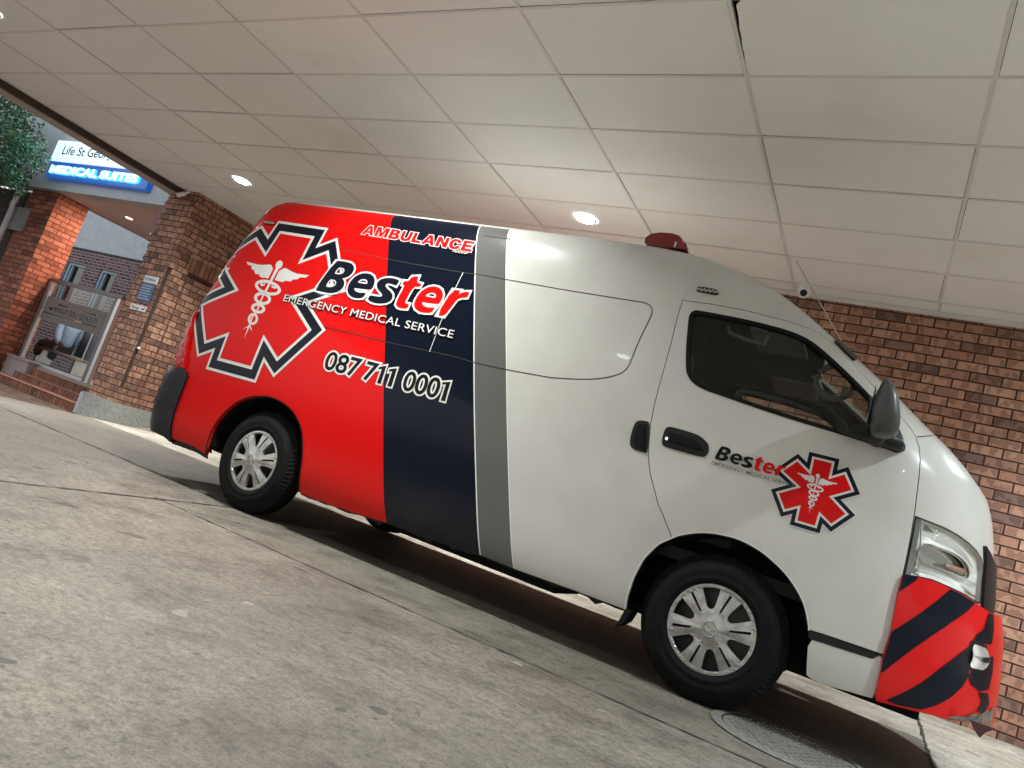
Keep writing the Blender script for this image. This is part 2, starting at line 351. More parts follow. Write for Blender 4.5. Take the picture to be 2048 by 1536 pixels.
DATA = {
'door_b': [[-1.1825,1.9197],[-1.1780,1.8009],[-1.1651,1.6570],[-1.1566,1.4644],[-1.1479,1.3098],[-1.1444,1.2871],[-1.1376,1.2210],[-1.1217,1.1390],[-1.1009,1.0594],[-1.0857,1.0167],[-1.0612,0.9616],[-0.9783,0.8270],[-0.9435,0.7878],[-0.9006,0.7329],[-0.8702,0.6938]],
'arch_f': [[-0.8702,0.6938],[-0.8326,0.7207],[-0.7806,0.7476],[-0.7374,0.7639],[-0.6933,0.7753],[-0.6450,0.7823],[-0.5626,0.7851],[-0.4627,0.7643],[-0.3841,0.7294],[-0.3238,0.6928],[-0.2665,0.6416],[-0.2268,0.5913],[-0.1961,0.5270],[-0.1868,0.4971]],
'arch_f_rear': [[-0.8698,0.6924],[-0.9250,0.6421],[-0.9734,0.5543],[-0.9968,0.4486],[-1.0034,0.3489],[-0.9987,0.2955]],
'door_bot': [[-0.1868,0.4971],[-0.1259,0.5001],[-0.0087,0.5017],[0.1086,0.5022]],
'door_front': [[0.1086,0.5022],[0.1159,0.6048],[0.1076,0.7648],[0.1100,0.8460],[0.1078,0.9820],[0.1022,1.1061],[0.0959,1.1866],[0.0892,1.2817],[0.0826,1.3597],[0.0749,1.4155],[0.0592,1.4616],[0.0368,1.4980],[0.0065,1.5328],[-0.0216,1.5552]],
'door_top': [[-0.1167,1.6534],[-0.1724,1.7023],[-0.2354,1.7638],[-0.2979,1.8241],[-0.3656,1.8731],[-0.4155,1.8954],[-0.4781,1.9063],[-0.5427,1.9059],[-0.6126,1.9090],[-0.7026,1.9086],[-0.8666,1.9199],[-1.0072,1.9233],[-1.1825,1.9197]],
'win': [[-1.1032,1.7726],[-1.1175,1.8397],[-1.1019,1.8672],[-1.0672,1.8708],[-0.8686,1.8658],[-0.6852,1.8542],[-0.5550,1.8423],[-0.4769,1.8198],[-0.3979,1.7740],[-0.2812,1.6918],[-0.2126,1.6397],[-0.1604,1.5977],[-0.1024,1.5571],[-0.0525,1.5031],[-0.0235,1.4670],[-0.0037,1.4290],[0.0036,1.3841],[-0.0130,1.3596],[-0.0472,1.3634],[-0.1344,1.3717],[-0.2626,1.3832],[-0.3934,1.3934],[-0.5298,1.4055],[-0.6728,1.4217],[-0.8225,1.4409],[-0.9232,1.4534],[-0.9822,1.4723],[-1.0208,1.5029],[-1.0427,1.5393],[-1.0749,1.6498]],
'sail': [[-0.1751,1.6081],[-0.1604,1.5977],[-0.1024,1.5571],[-0.0525,1.5031],[-0.0235,1.4670],[-0.0037,1.4290],[0.0036,1.3841],[-0.0130,1.3596],[-0.0472,1.3634],[-0.1344,1.3717],[-0.1722,1.3750],[-0.1604,1.4765]],
'handle': [[-1.0507,1.1385],[-1.0544,1.1659],[-1.0546,1.1974],[-1.0479,1.2165],[-1.0315,1.2238],[-0.9882,1.2237],[-0.9112,1.2199],[-0.8768,1.2148],[-0.8458,1.1998],[-0.8254,1.1852],[-0.8165,1.1693],[-0.8120,1.1431],[-0.8181,1.1233],[-0.8360,1.1139],[-0.8951,1.1131],[-0.9864,1.1149],[-1.0303,1.1173],[-1.0449,1.1244]],
'handle_slide': [[-1.2108,1.0903],[-1.2164,1.1337],[-1.2166,1.1852],[-1.2102,1.2062],[-1.1943,1.2172],[-1.1697,1.2211],[-1.1391,1.2207],[-1.1217,1.1390],[-1.1025,1.0605],[-1.1323,1.0604],[-1.1743,1.0618],[-1.1959,1.0687]],
'lock': [[-1.0279,1.1586]],
'trim': [[-0.1865,0.4946],[-0.1254,0.4980],[0.0672,0.4965],[0.0836,0.4921],[0.0739,0.4756],[0.0530,0.4739],[-0.1184,0.4679],[-0.1817,0.4655]],
'steppanel': [[-0.1812,0.4635],[-0.1180,0.4658],[0.0535,0.4720],[0.0761,0.4744],[0.0859,0.4909],[0.1080,0.4951],[0.1131,0.3994],[0.1116,0.3233],[0.1009,0.3190],[0.0036,0.3121],[-0.0752,0.3016],[-0.1512,0.3079],[-0.1591,0.3335]],
'head': [[0.1044,1.1046],[0.1721,1.0985],[0.2383,1.0938],[0.3047,1.0818],[0.3661,1.0668],[0.4278,1.0478],[0.4844,1.0212],[0.5041,0.9863],[0.5043,0.9224],[0.5070,0.8763],[0.5153,0.8355],[0.4683,0.8337],[0.3958,0.8456],[0.3108,0.8546],[0.2198,0.8621],[0.1648,0.8564],[0.1109,0.8472],[0.1107,0.8845],[0.1078,0.9820]],
'head_strip': [[0.1044,1.1046],[0.1330,1.0965],[0.1361,0.9958],[0.1398,0.8554],[0.1109,0.8472],[0.1107,0.8845],[0.1078,0.9820]],
'grille': [[0.4878,1.0823],[0.5184,1.0839],[0.6018,1.0540],[0.6492,1.0076],[0.6905,0.9246],[0.6817,0.8286],[0.5235,0.8283],[0.5095,0.9233],[0.5055,1.0123]],
'bowl': [[0.1551,0.9507],[0.1560,0.9853],[0.1738,1.0062],[0.2337,1.0021],[0.2899,1.0003],[0.3447,0.9926],[0.3936,0.9671],[0.4100,0.9245],[0.3501,0.9138],[0.2499,0.9223],[0.1672,0.9207]],
'bulb': [[0.2513,0.9482],[0.2595,0.9634],[0.3312,0.9507],[0.3899,0.9535],[0.4091,0.9285],[0.3722,0.9195],[0.2868,0.9210],[0.2588,0.9336]],
'hoodline': [[0.0614,1.4624],[0.1047,1.4823],[0.1868,1.5145]],
'body_front_low': [[0.1109,0.8472],[0.1076,0.7648],[0.1159,0.6048]],
'bumper': [[0.1044,0.8451],[0.1570,0.8542],[0.2091,0.8595],[0.2927,0.8510],[0.3656,0.8410],[0.4211,0.8261],[0.4880,0.8156],[0.5321,0.8090],[0.5880,0.8088],[0.6325,0.8016],[0.6189,0.7862],[0.6029,0.7328],[0.6032,0.6821],[0.6140,0.6302],[0.6247,0.5775],[0.6395,0.5264],[0.6631,0.4751],[0.6961,0.4298],[0.6666,0.3972],[0.5840,0.3757],[0.4611,0.3484],[0.3911,0.3420],[0.3426,0.3411],[0.2533,0.3342],[0.1911,0.3279],[0.1218,0.3211],[0.1140,0.3378],[0.1051,0.5013],[0.1114,0.6051],[0.1027,0.7636]],
'navy1': [[0.1037,0.8448],[0.1542,0.8532],[0.1576,0.8460],[0.1349,0.8137],[0.1025,0.7698]],
'navy2': [[0.1108,0.6056],[0.1558,0.6638],[0.1983,0.7198],[0.2484,0.7900],[0.2804,0.8353],[0.2909,0.8477],[0.3374,0.8416],[0.4169,0.8250],[0.4175,0.8206],[0.3867,0.7845],[0.3156,0.7142],[0.2525,0.6395],[0.1954,0.5618],[0.1550,0.5002],[0.1158,0.4360],[0.1088,0.4352],[0.1069,0.4915]],
'navy3': [[0.4329,0.6604],[0.3830,0.6115],[0.3148,0.5312],[0.2569,0.4499],[0.2139,0.4002],[0.1713,0.3556],[0.1514,0.3360],[0.1987,0.3356],[0.2834,0.3489],[0.3323,0.3819],[0.3828,0.4281],[0.4244,0.4826],[0.4435,0.5263],[0.4402,0.5610],[0.4322,0.6158]],
'navy4': [[0.5344,0.8020],[0.5717,0.7972],[0.5712,0.7429],[0.5562,0.6870],[0.5018,0.6785],[0.4728,0.6610],[0.4427,0.6727],[0.4472,0.6896],[0.4683,0.7037],[0.4966,0.7395]],
'navy5': [[0.5300,0.6226],[0.5838,0.6360],[0.5998,0.5781],[0.5964,0.5417],[0.5922,0.5019],[0.5265,0.4981],[0.4711,0.5084],[0.4477,0.5311],[0.4654,0.5504],[0.5183,0.5718]],
'navy6': [[0.5342,0.4871],[0.5967,0.4922],[0.6216,0.4637],[0.6469,0.4408],[0.5565,0.4215],[0.5149,0.4161],[0.5341,0.4388],[0.5430,0.4641]],
'scrape': [[0.3997,0.3591],[0.4131,0.3745],[0.4448,0.3837],[0.5272,0.4198],[0.6347,0.4401],[0.6442,0.4243],[0.5997,0.4055],[0.5056,0.3748],[0.4552,0.3558],[0.4248,0.3552]],
'fog': [[0.4344,0.6608],[0.4539,0.6631],[0.4795,0.6603],[0.5185,0.6593],[0.5313,0.6309],[0.5261,0.5974],[0.5053,0.5677],[0.4729,0.5678],[0.4393,0.5648],[0.4335,0.5998]],
'sill': [[-3.2281,0.2395],[-2.9719,0.2387],[-2.7310,0.2491],[-2.5259,0.2635],[-2.3718,0.2700],[-2.1055,0.2764],[-1.8432,0.2874],[-1.6181,0.2843],[-1.2830,0.2923],[-0.9947,0.2955]],
'arch_r': [[-4.1488,0.2478],[-4.1494,0.3236],[-4.1415,0.4092],[-4.1141,0.5010],[-4.0650,0.5843],[-4.0012,0.6564],[-3.9107,0.7130],[-3.8267,0.7408],[-3.7389,0.7582],[-3.6436,0.7572],[-3.5403,0.7367],[-3.4481,0.6975],[-3.3596,0.6255],[-3.3058,0.5399],[-3.2702,0.4514],[-3.2509,0.3602],[-3.2345,0.2426]],
'rearlow': [[-4.5424,0.2635],[-4.4079,0.2682],[-4.2800,0.2694],[-4.1518,0.2516]],
'rbump': [[-4.8867,0.7514],[-4.7121,0.7630],[-4.6312,0.7681],[-4.5903,0.7545],[-4.5616,0.7218],[-4.5632,0.6497],[-4.5608,0.5295],[-4.5607,0.4217],[-4.5493,0.3411],[-4.5411,0.2858],[-4.5248,0.2415],[-4.5955,0.2643],[-4.6562,0.2739],[-4.6739,0.2774],[-4.7108,0.3449],[-4.7334,0.4298],[-4.7468,0.5310],[-4.7555,0.6183],[-4.7592,0.6962]],
'tail': [[-4.7648,1.2110],[-4.7569,1.1226],[-4.7087,1.0481],[-4.7889,0.9708],[-4.7692,0.8452],[-4.7372,0.7768],[-4.8520,0.7707],[-4.8315,0.8529],[-4.8327,0.9566],[-4.6617,1.0399],[-4.8202,1.1434],[-4.8144,1.2054]],
'g_top': [[-4.0494,1.8781],[-3.6706,1.8894],[-3.1861,1.8759],[-3.0273,1.8712],[-2.5946,1.8689],[-2.4808,1.8734],[-2.2600,1.8695],[-1.9727,1.8661],[-1.9028,1.8652],[-1.5919,1.8659],[-1.4160,1.8670]],
'g_front': [[-1.4160,1.8670],[-1.3725,1.8655],[-1.3386,1.8488],[-1.3230,1.8253],[-1.3198,1.7922],[-1.3367,1.6523],[-1.3438,1.5390],[-1.3506,1.4818],[-1.3844,1.4363],[-1.4797,1.3887],[-1.6188,1.3547],[-1.7665,1.3309]],
'g_low': [[-1.7665,1.3309],[-2.0412,1.3189],[-2.2693,1.3151],[-2.4324,1.3222],[-2.7582,1.3169],[-2.9559,1.3153],[-3.1639,1.3177],[-3.4915,1.3173],[-3.7182,1.3124],[-4.0749,1.3040],[-4.2211,1.3088],[-4.4677,1.3129]],
'g_rear': [[-4.3796,1.3073],[-4.4998,1.3155],[-4.5724,1.3379],[-4.6091,1.3723],[-4.6243,1.4300],[-4.6215,1.4190],[-4.6237,1.4583],[-4.6179,1.4856],[-4.6006,1.5680],[-4.5793,1.6877],[-4.5539,1.8001],[-4.5248,1.8633],[-4.4955,1.8809],[-4.4241,1.8856],[-4.3561,1.8854],[-4.2759,1.8823],[-4.1932,1.8821],[-4.0494,1.8781]],
'g_seam': [[-1.1471,2.2180],[-1.1718,2.1346],[-1.1835,2.0447],[-1.1842,1.9282]],
'g_slide': [[-2.5950,1.8668],[-2.6016,1.7612],[-2.6065,1.5422],[-2.6037,1.4208],[-2.6011,1.3160]],
'g_slide2': [[-3.1779,1.7414],[-3.1806,1.6432],[-3.1786,1.5471],[-3.1790,1.4319],[-3.1764,1.3336]],
'g_fuel': [[-4.5616,0.8898],[-4.5512,0.9483],[-4.4786,0.9627],[-4.3901,0.9601],[-4.3470,0.9536],[-4.3349,0.9385],[-4.3390,0.8574],[-4.3370,0.8155]],
'g_roofline': [[-2.5785,2.1504],[-2.3706,2.1514]],
'l_red': [[-3.3981,2.2695],[-2.7338,0.7435],[-2.5625,0.3843],[-3.2826,2.1183],[-3.1593,1.8142],[-2.9785,1.3622]],
'l_navy': [[-2.6711,2.2641],[-2.2672,1.3001],[-2.0046,0.6647],[-2.5866,2.1422],[-2.3664,1.5628]],
'l_silver': [[-2.4455,2.2585],[-2.0584,1.3446],[-1.8072,0.7206],[-1.6893,0.4206]],
'plateF': [[-1.1247,1.9853],[-1.1249,2.0010],[-1.1158,2.0089],[-1.0687,2.0093],[-1.0127,2.0060],[-1.0016,1.9940],[-1.0035,1.9820],[-1.0149,1.9767],[-1.0692,1.9780],[-1.1157,1.9789]],
'plateR': [[-4.5141,2.0092],[-4.4923,2.0220],[-4.4487,2.0263],[-4.3978,2.0183],[-4.3927,2.0024],[-4.4413,1.9988],[-4.4937,1.9995]],
'plateM': [[-2.7423,2.0014],[-2.7299,2.0139],[-2.6811,2.0149],[-2.6313,2.0126],[-2.6147,2.0032],[-2.6224,1.9939],[-2.6819,1.9912],[-2.7258,1.9931]],
'antbase': [[-0.3327,1.8799],[-0.2973,1.9047],[-0.2107,1.9306],[-0.0256,2.0458],[-0.1291,1.8683],[-0.1778,1.8297],[-0.2203,1.7970],[-0.2394,1.7901],[-0.2704,1.8192],[-0.3027,1.8516]],
'star': [[-4.3769,2.0421],[-3.8622,2.0412],[-3.8653,1.9019],[-3.7333,1.9757],[-3.4418,1.5912],[-3.7139,1.4555],[-3.4681,1.2983],[-3.7548,0.8949],[-3.8932,0.9800],[-3.8958,0.8236],[-4.4198,0.8154],[-4.4252,0.9495],[-4.5530,0.8813],[-4.8743,1.2913],[-4.6211,1.4410],[-4.9353,1.6395],[-4.5159,1.9828],[-4.3983,1.9072]],
'star_w': [[-4.2680,2.0413],[-4.2548,2.0218],[-4.2147,1.9601],[-4.2003,1.9372]],
'star2': [[-0.3704,1.2664],[-0.2390,1.2663],[-0.2370,1.2131],[-0.1960,1.2408],[-0.1228,1.1331],[-0.1935,1.0873],[-0.1213,1.0368],[-0.1994,0.9362],[-0.2403,0.9617],[-0.2419,0.9159],[-0.3707,0.9164],[-0.3724,0.9667],[-0.4154,0.9396],[-0.4894,1.0491],[-0.4189,1.0932],[-0.4991,1.1397],[-0.4151,1.2447],[-0.3685,1.2143]],
'cad': [[[-4.4852,1.6698],[-4.4197,1.6660],[-4.3497,1.6631],[-4.2972,1.6687],[-4.2480,1.6790],[-4.2210,1.6800],[-4.2049,1.6672],[-4.1852,1.6485],[-4.1858,1.6139],[-4.1880,1.5728],[-4.2217,1.5740],[-4.2469,1.5700],[-4.2809,1.5755],[-4.2932,1.5909],[-4.3328,1.5870],[-4.3556,1.6053],[-4.3619,1.6152],[-4.3928,1.6193],[-4.4069,1.6370],[-4.4055,1.6438],[-4.4537,1.6477]],[[-4.1177,1.6458],[-4.0977,1.6617],[-4.0790,1.6752],[-4.0510,1.6731],[-4.0003,1.6594],[-3.9429,1.6513],[-3.8811,1.6524],[-3.8188,1.6558],[-3.8452,1.6351],[-3.8973,1.6269],[-3.9084,1.6105],[-3.9479,1.6022],[-3.9653,1.5827],[-4.0133,1.5834],[-4.0355,1.5673],[-4.0792,1.5687],[-4.1183,1.5710]],[[-4.1440,1.7255],[-4.1364,1.7228],[-4.1294,1.7186],[-4.1233,1.7132],[-4.1184,1.7068],[-4.1149,1.6997],[-4.1131,1.6922],[-4.1130,1.6848],[-4.1145,1.6779],[-4.1177,1.6717],[-4.1224,1.6665],[-4.1283,1.6627],[-4.1352,1.6604],[-4.1426,1.6598],[-4.1503,1.6608],[-4.1579,1.6634],[-4.1649,1.6675],[-4.1710,1.6729],[-4.1759,1.6793],[-4.1794,1.6865],[-4.1813,1.6939],[-4.1815,1.7014],[-4.1799,1.7084],[-4.1767,1.7147],[-4.1721,1.7198],[-4.1661,1.7236],[-4.1592,1.7259],[-4.1517,1.7266]],[[-4.1624,1.6692],[-4.1315,1.6631],[-4.1375,1.5616],[-4.1443,1.4738],[-4.1651,1.4767],[-4.1621,1.5662]],[[-4.1621,1.5157],[-4.1468,1.5129],[-4.1545,1.4694],[-4.1498,1.3942],[-4.1433,1.3202],[-4.1619,1.2758],[-4.1564,1.1953],[-4.1601,1.0976],[-4.1715,1.1975],[-4.1748,1.2684],[-4.1584,1.3226],[-4.1636,1.3944],[-4.1669,1.4674]],[[-4.1940,1.5312],[-4.1917,1.5284],[-4.1905,1.5252],[-4.1905,1.5218],[-4.1918,1.5184],[-4.1941,1.5152],[-4.1975,1.5123],[-4.2017,1.5099],[-4.2066,1.5081],[-4.2118,1.5069],[-4.2172,1.5065],[-4.2225,1.5068],[-4.2274,1.5079],[-4.2316,1.5097],[-4.2349,1.5121],[-4.2373,1.5150],[-4.2385,1.5182],[-4.2384,1.5215],[-4.2372,1.5249],[-4.2348,1.5282],[-4.2315,1.5311],[-4.2272,1.5335],[-4.2223,1.5353],[-4.2171,1.5365],[-4.2117,1.5369],[-4.2064,1.5365],[-4.2015,1.5354],[-4.1973,1.5336]],[[-4.0641,1.5180],[-4.0643,1.5153],[-4.0660,1.5128],[-4.0690,1.5107],[-4.0733,1.5090],[-4.0786,1.5079],[-4.0847,1.5074],[-4.0912,1.5076],[-4.0978,1.5083],[-4.1042,1.5097],[-4.1101,1.5115],[-4.1152,1.5138],[-4.1192,1.5165],[-4.1219,1.5192],[-4.1232,1.5221],[-4.1230,1.5248],[-4.1213,1.5273],[-4.1182,1.5294],[-4.1139,1.5311],[-4.1085,1.5322],[-4.1025,1.5327],[-4.0959,1.5325],[-4.0893,1.5317],[-4.0829,1.5304],[-4.0770,1.5285],[-4.0720,1.5262],[-4.0680,1.5236],[-4.0653,1.5208]],[[-4.1613,1.2096],[-4.1502,1.1964],[-4.2111,1.1647],[-4.1709,1.1966]],[[-4.1564,1.1953],[-4.1511,1.2039],[-4.1147,1.1667],[-4.1467,1.1844]]],
'cad_rings': [[[[-4.0119,1.4974],[-4.0127,1.4855],[-4.0203,1.4746],[-4.0342,1.4652],[-4.0538,1.4577],[-4.0782,1.4525],[-4.1063,1.4499],[-4.1366,1.4500],[-4.1677,1.4528],[-4.1980,1.4583],[-4.2260,1.4661],[-4.2503,1.4760],[-4.2695,1.4873],[-4.2826,1.4995],[-4.2890,1.5121],[-4.2883,1.5243],[-4.2805,1.5355],[-4.2660,1.5451],[-4.2456,1.5527],[-4.2204,1.5578],[-4.1917,1.5601],[-4.1609,1.5597],[-4.1297,1.5565],[-4.0996,1.5508],[-4.0722,1.5428],[-4.0487,1.5329],[-4.0303,1.5217],[-4.0178,1.5096]],[[-4.0422,1.4990],[-4.0434,1.4920],[-4.0497,1.4857],[-4.0610,1.4803],[-4.0766,1.4761],[-4.0959,1.4732],[-4.1179,1.4720],[-4.1415,1.4724],[-4.1656,1.4744],[-4.1890,1.4779],[-4.2104,1.4828],[-4.2288,1.4888],[-4.2431,1.4957],[-4.2528,1.5030],[-4.2572,1.5104],[-4.2561,1.5175],[-4.2496,1.5240],[-4.2379,1.5295],[-4.2218,1.5337],[-4.2020,1.5365],[-4.1797,1.5376],[-4.1558,1.5370],[-4.1317,1.5349],[-4.1085,1.5312],[-4.0875,1.5263],[-4.0696,1.5202],[-4.0557,1.5135],[-4.0464,1.5063]]],[[[-4.0648,1.4175],[-4.0636,1.4069],[-4.0668,1.3969],[-4.0742,1.3878],[-4.0855,1.3801],[-4.1001,1.3742],[-4.1173,1.3704],[-4.1363,1.3689],[-4.1561,1.3697],[-4.1758,1.3729],[-4.1943,1.3783],[-4.2107,1.3856],[-4.2242,1.3945],[-4.2341,1.4045],[-4.2399,1.4152],[-4.2412,1.4259],[-4.2380,1.4361],[-4.2305,1.4454],[-4.2190,1.4531],[-4.2041,1.4590],[-4.1866,1.4628],[-4.1674,1.4641],[-4.1475,1.4631],[-4.1278,1.4597],[-4.1094,1.4542],[-4.0932,1.4468],[-4.0800,1.4379],[-4.0704,1.4280]],[[-4.0949,1.4171],[-4.0945,1.4115],[-4.0970,1.4061],[-4.1022,1.4012],[-4.1098,1.3971],[-4.1196,1.3940],[-4.1310,1.3919],[-4.1434,1.3911],[-4.1563,1.3915],[-4.1690,1.3932],[-4.1808,1.3961],[-4.1912,1.3999],[-4.1996,1.4046],[-4.2056,1.4099],[-4.2090,1.4156],[-4.2094,1.4212],[-4.2069,1.4267],[-4.2017,1.4316],[-4.1939,1.4357],[-4.1840,1.4389],[-4.1725,1.4409],[-4.1600,1.4416],[-4.1470,1.4412],[-4.1344,1.4394],[-4.1226,1.4365],[-4.1123,1.4326],[-4.1040,1.4279],[-4.0981,1.4227]]],[[[-4.0784,1.3399],[-4.0776,1.3314],[-4.0805,1.3232],[-4.0869,1.3158],[-4.0965,1.3095],[-4.1088,1.3047],[-4.1232,1.3015],[-4.1391,1.3002],[-4.1555,1.3007],[-4.1717,1.3032],[-4.1869,1.3075],[-4.2004,1.3133],[-4.2113,1.3204],[-4.2193,1.3284],[-4.2238,1.3370],[-4.2247,1.3456],[-4.2218,1.3539],[-4.2154,1.3614],[-4.2057,1.3678],[-4.1933,1.3726],[-4.1787,1.3758],[-4.1628,1.3770],[-4.1462,1.3763],[-4.1300,1.3737],[-4.1148,1.3694],[-4.1014,1.3635],[-4.0906,1.3564],[-4.0828,1.3484]],[[-4.1071,1.3393],[-4.1071,1.3355],[-4.1091,1.3318],[-4.1133,1.3284],[-4.1194,1.3255],[-4.1270,1.3233],[-4.1358,1.3218],[-4.1453,1.3212],[-4.1552,1.3214],[-4.1648,1.3225],[-4.1737,1.3244],[-4.1815,1.3270],[-4.1877,1.3301],[-4.1921,1.3337],[-4.1944,1.3376],[-4.1945,1.3414],[-4.1924,1.3452],[-4.1882,1.3486],[-4.1821,1.3515],[-4.1745,1.3537],[-4.1656,1.3552],[-4.1560,1.3558],[-4.1462,1.3555],[-4.1365,1.3544],[-4.1277,1.3525],[-4.1199,1.3499],[-4.1137,1.3467],[-4.1094,1.3431]]],[[[-4.1040,1.2516],[-4.1039,1.2420],[-4.1063,1.2330],[-4.1113,1.2250],[-4.1185,1.2185],[-4.1275,1.2137],[-4.1381,1.2110],[-4.1495,1.2103],[-4.1613,1.2119],[-4.1728,1.2155],[-4.1836,1.2211],[-4.1929,1.2284],[-4.2005,1.2369],[-4.2058,1.2463],[-4.2086,1.2561],[-4.2088,1.2659],[-4.2064,1.2750],[-4.2014,1.2830],[-4.1941,1.2896],[-4.1849,1.2944],[-4.1743,1.2971],[-4.1628,1.2976],[-4.1510,1.2960],[-4.1394,1.2922],[-4.1287,1.2866],[-4.1194,1.2793],[-4.1120,1.2707],[-4.1068,1.2613]],[[-4.1280,1.2527],[-4.1278,1.2468],[-4.1290,1.2413],[-4.1316,1.2364],[-4.1354,1.2324],[-4.1402,1.2295],[-4.1459,1.2277],[-4.1520,1.2273],[-4.1584,1.2283],[-4.1647,1.2305],[-4.1705,1.2338],[-4.1756,1.2382],[-4.1797,1.2434],[-4.1827,1.2491],[-4.1843,1.2551],[-4.1845,1.2610],[-4.1833,1.2665],[-4.1807,1.2714],[-4.1769,1.2755],[-4.1720,1.2784],[-4.1663,1.2801],[-4.1602,1.2805],[-4.1538,1.2795],[-4.1475,1.2773],[-4.1417,1.2739],[-4.1366,1.2695],[-4.1325,1.2643],[-4.1296,1.2586]]]],
'eyes': [[[-4.2005,1.5295],[-4.2002,1.5253],[-4.2042,1.5229],[-4.2101,1.5237],[-4.2145,1.5272],[-4.2148,1.5314],[-4.2108,1.5338],[-4.2049,1.5330]],[[-4.0970,1.5266],[-4.0976,1.5235],[-4.1025,1.5215],[-4.1088,1.5217],[-4.1127,1.5241],[-4.1120,1.5272],[-4.1071,1.5292],[-4.1009,1.5290]]],
'cad_ref': [[-4.1471,1.6931],[-4.1601,1.0976],[-4.4852,1.6698]],
'cad_ref2': [[-0.3083,1.1649],[-0.3043,0.9898],[-0.3978,1.1571]],
'T_bester': [[-3.7100,1.5567],[-2.5969,1.5557],[-3.7100,1.5567],[-3.6392,1.7984]],
'T_amb': [[-3.5412,2.0338],[-2.6058,2.0186],[-2.6770,2.0214],[-2.6823,2.0959]],
'T_ems': [[-3.9476,1.4309],[-2.4755,1.4298],[-3.9476,1.4309],[-3.9530,1.4815]],
'T_num': [[-3.3384,1.0455],[-2.3746,1.0447],[-2.3746,1.0447],[-2.3803,1.1619]],
'T_087': [[-3.3384,1.0455],[-3.1318,1.0471],[-2.3746,1.0447],[-2.3803,1.1619]],
'T_7': [[-3.0100,1.0457],[-2.9802,1.0458],[-2.3746,1.0447],[-2.3803,1.1619]],
'T_000': [[-2.6822,1.0483],[-2.4564,1.0503],[-2.3746,1.0447],[-2.3803,1.1619]],
'ones': [[[-2.9257,1.1281],[-2.9263,1.1451],[-2.8745,1.1664],[-2.8665,1.0444],[-2.8976,1.0438],[-2.9009,1.1390]],[[-2.8425,1.1308],[-2.8433,1.1495],[-2.7891,1.1661],[-2.7807,1.0441],[-2.8129,1.0436],[-2.8172,1.1408]],[[-2.4315,1.1373],[-2.4320,1.1530],[-2.3796,1.1673],[-2.3705,1.0444],[-2.4017,1.0444],[-2.4052,1.1458]]],
'T_b2': [[-0.7765,1.1212],[-0.4774,1.1171],[-0.7765,1.1212],[-0.7609,1.1898]],
'T_e2': [[-0.7821,1.0908],[-0.3938,1.0866],[-0.7821,1.0908],[-0.7823,1.1072]],
'mirror': [[-0.1360,3.4200,1.6148],[-0.1203,3.4200,1.6138],[-0.0959,3.4200,1.5952],[-0.0734,3.4200,1.5616],[-0.0531,3.4200,1.5013],[-0.0394,3.4200,1.4429],[-0.0360,3.4200,1.4088],[-0.0419,3.4200,1.3898],[-0.0640,3.4200,1.3754],[-0.1134,3.4200,1.3685],[-0.1377,3.4200,1.3859],[-0.1551,3.4200,1.4410],[-0.1577,3.4200,1.5001],[-0.1443,3.4200,1.5813]],
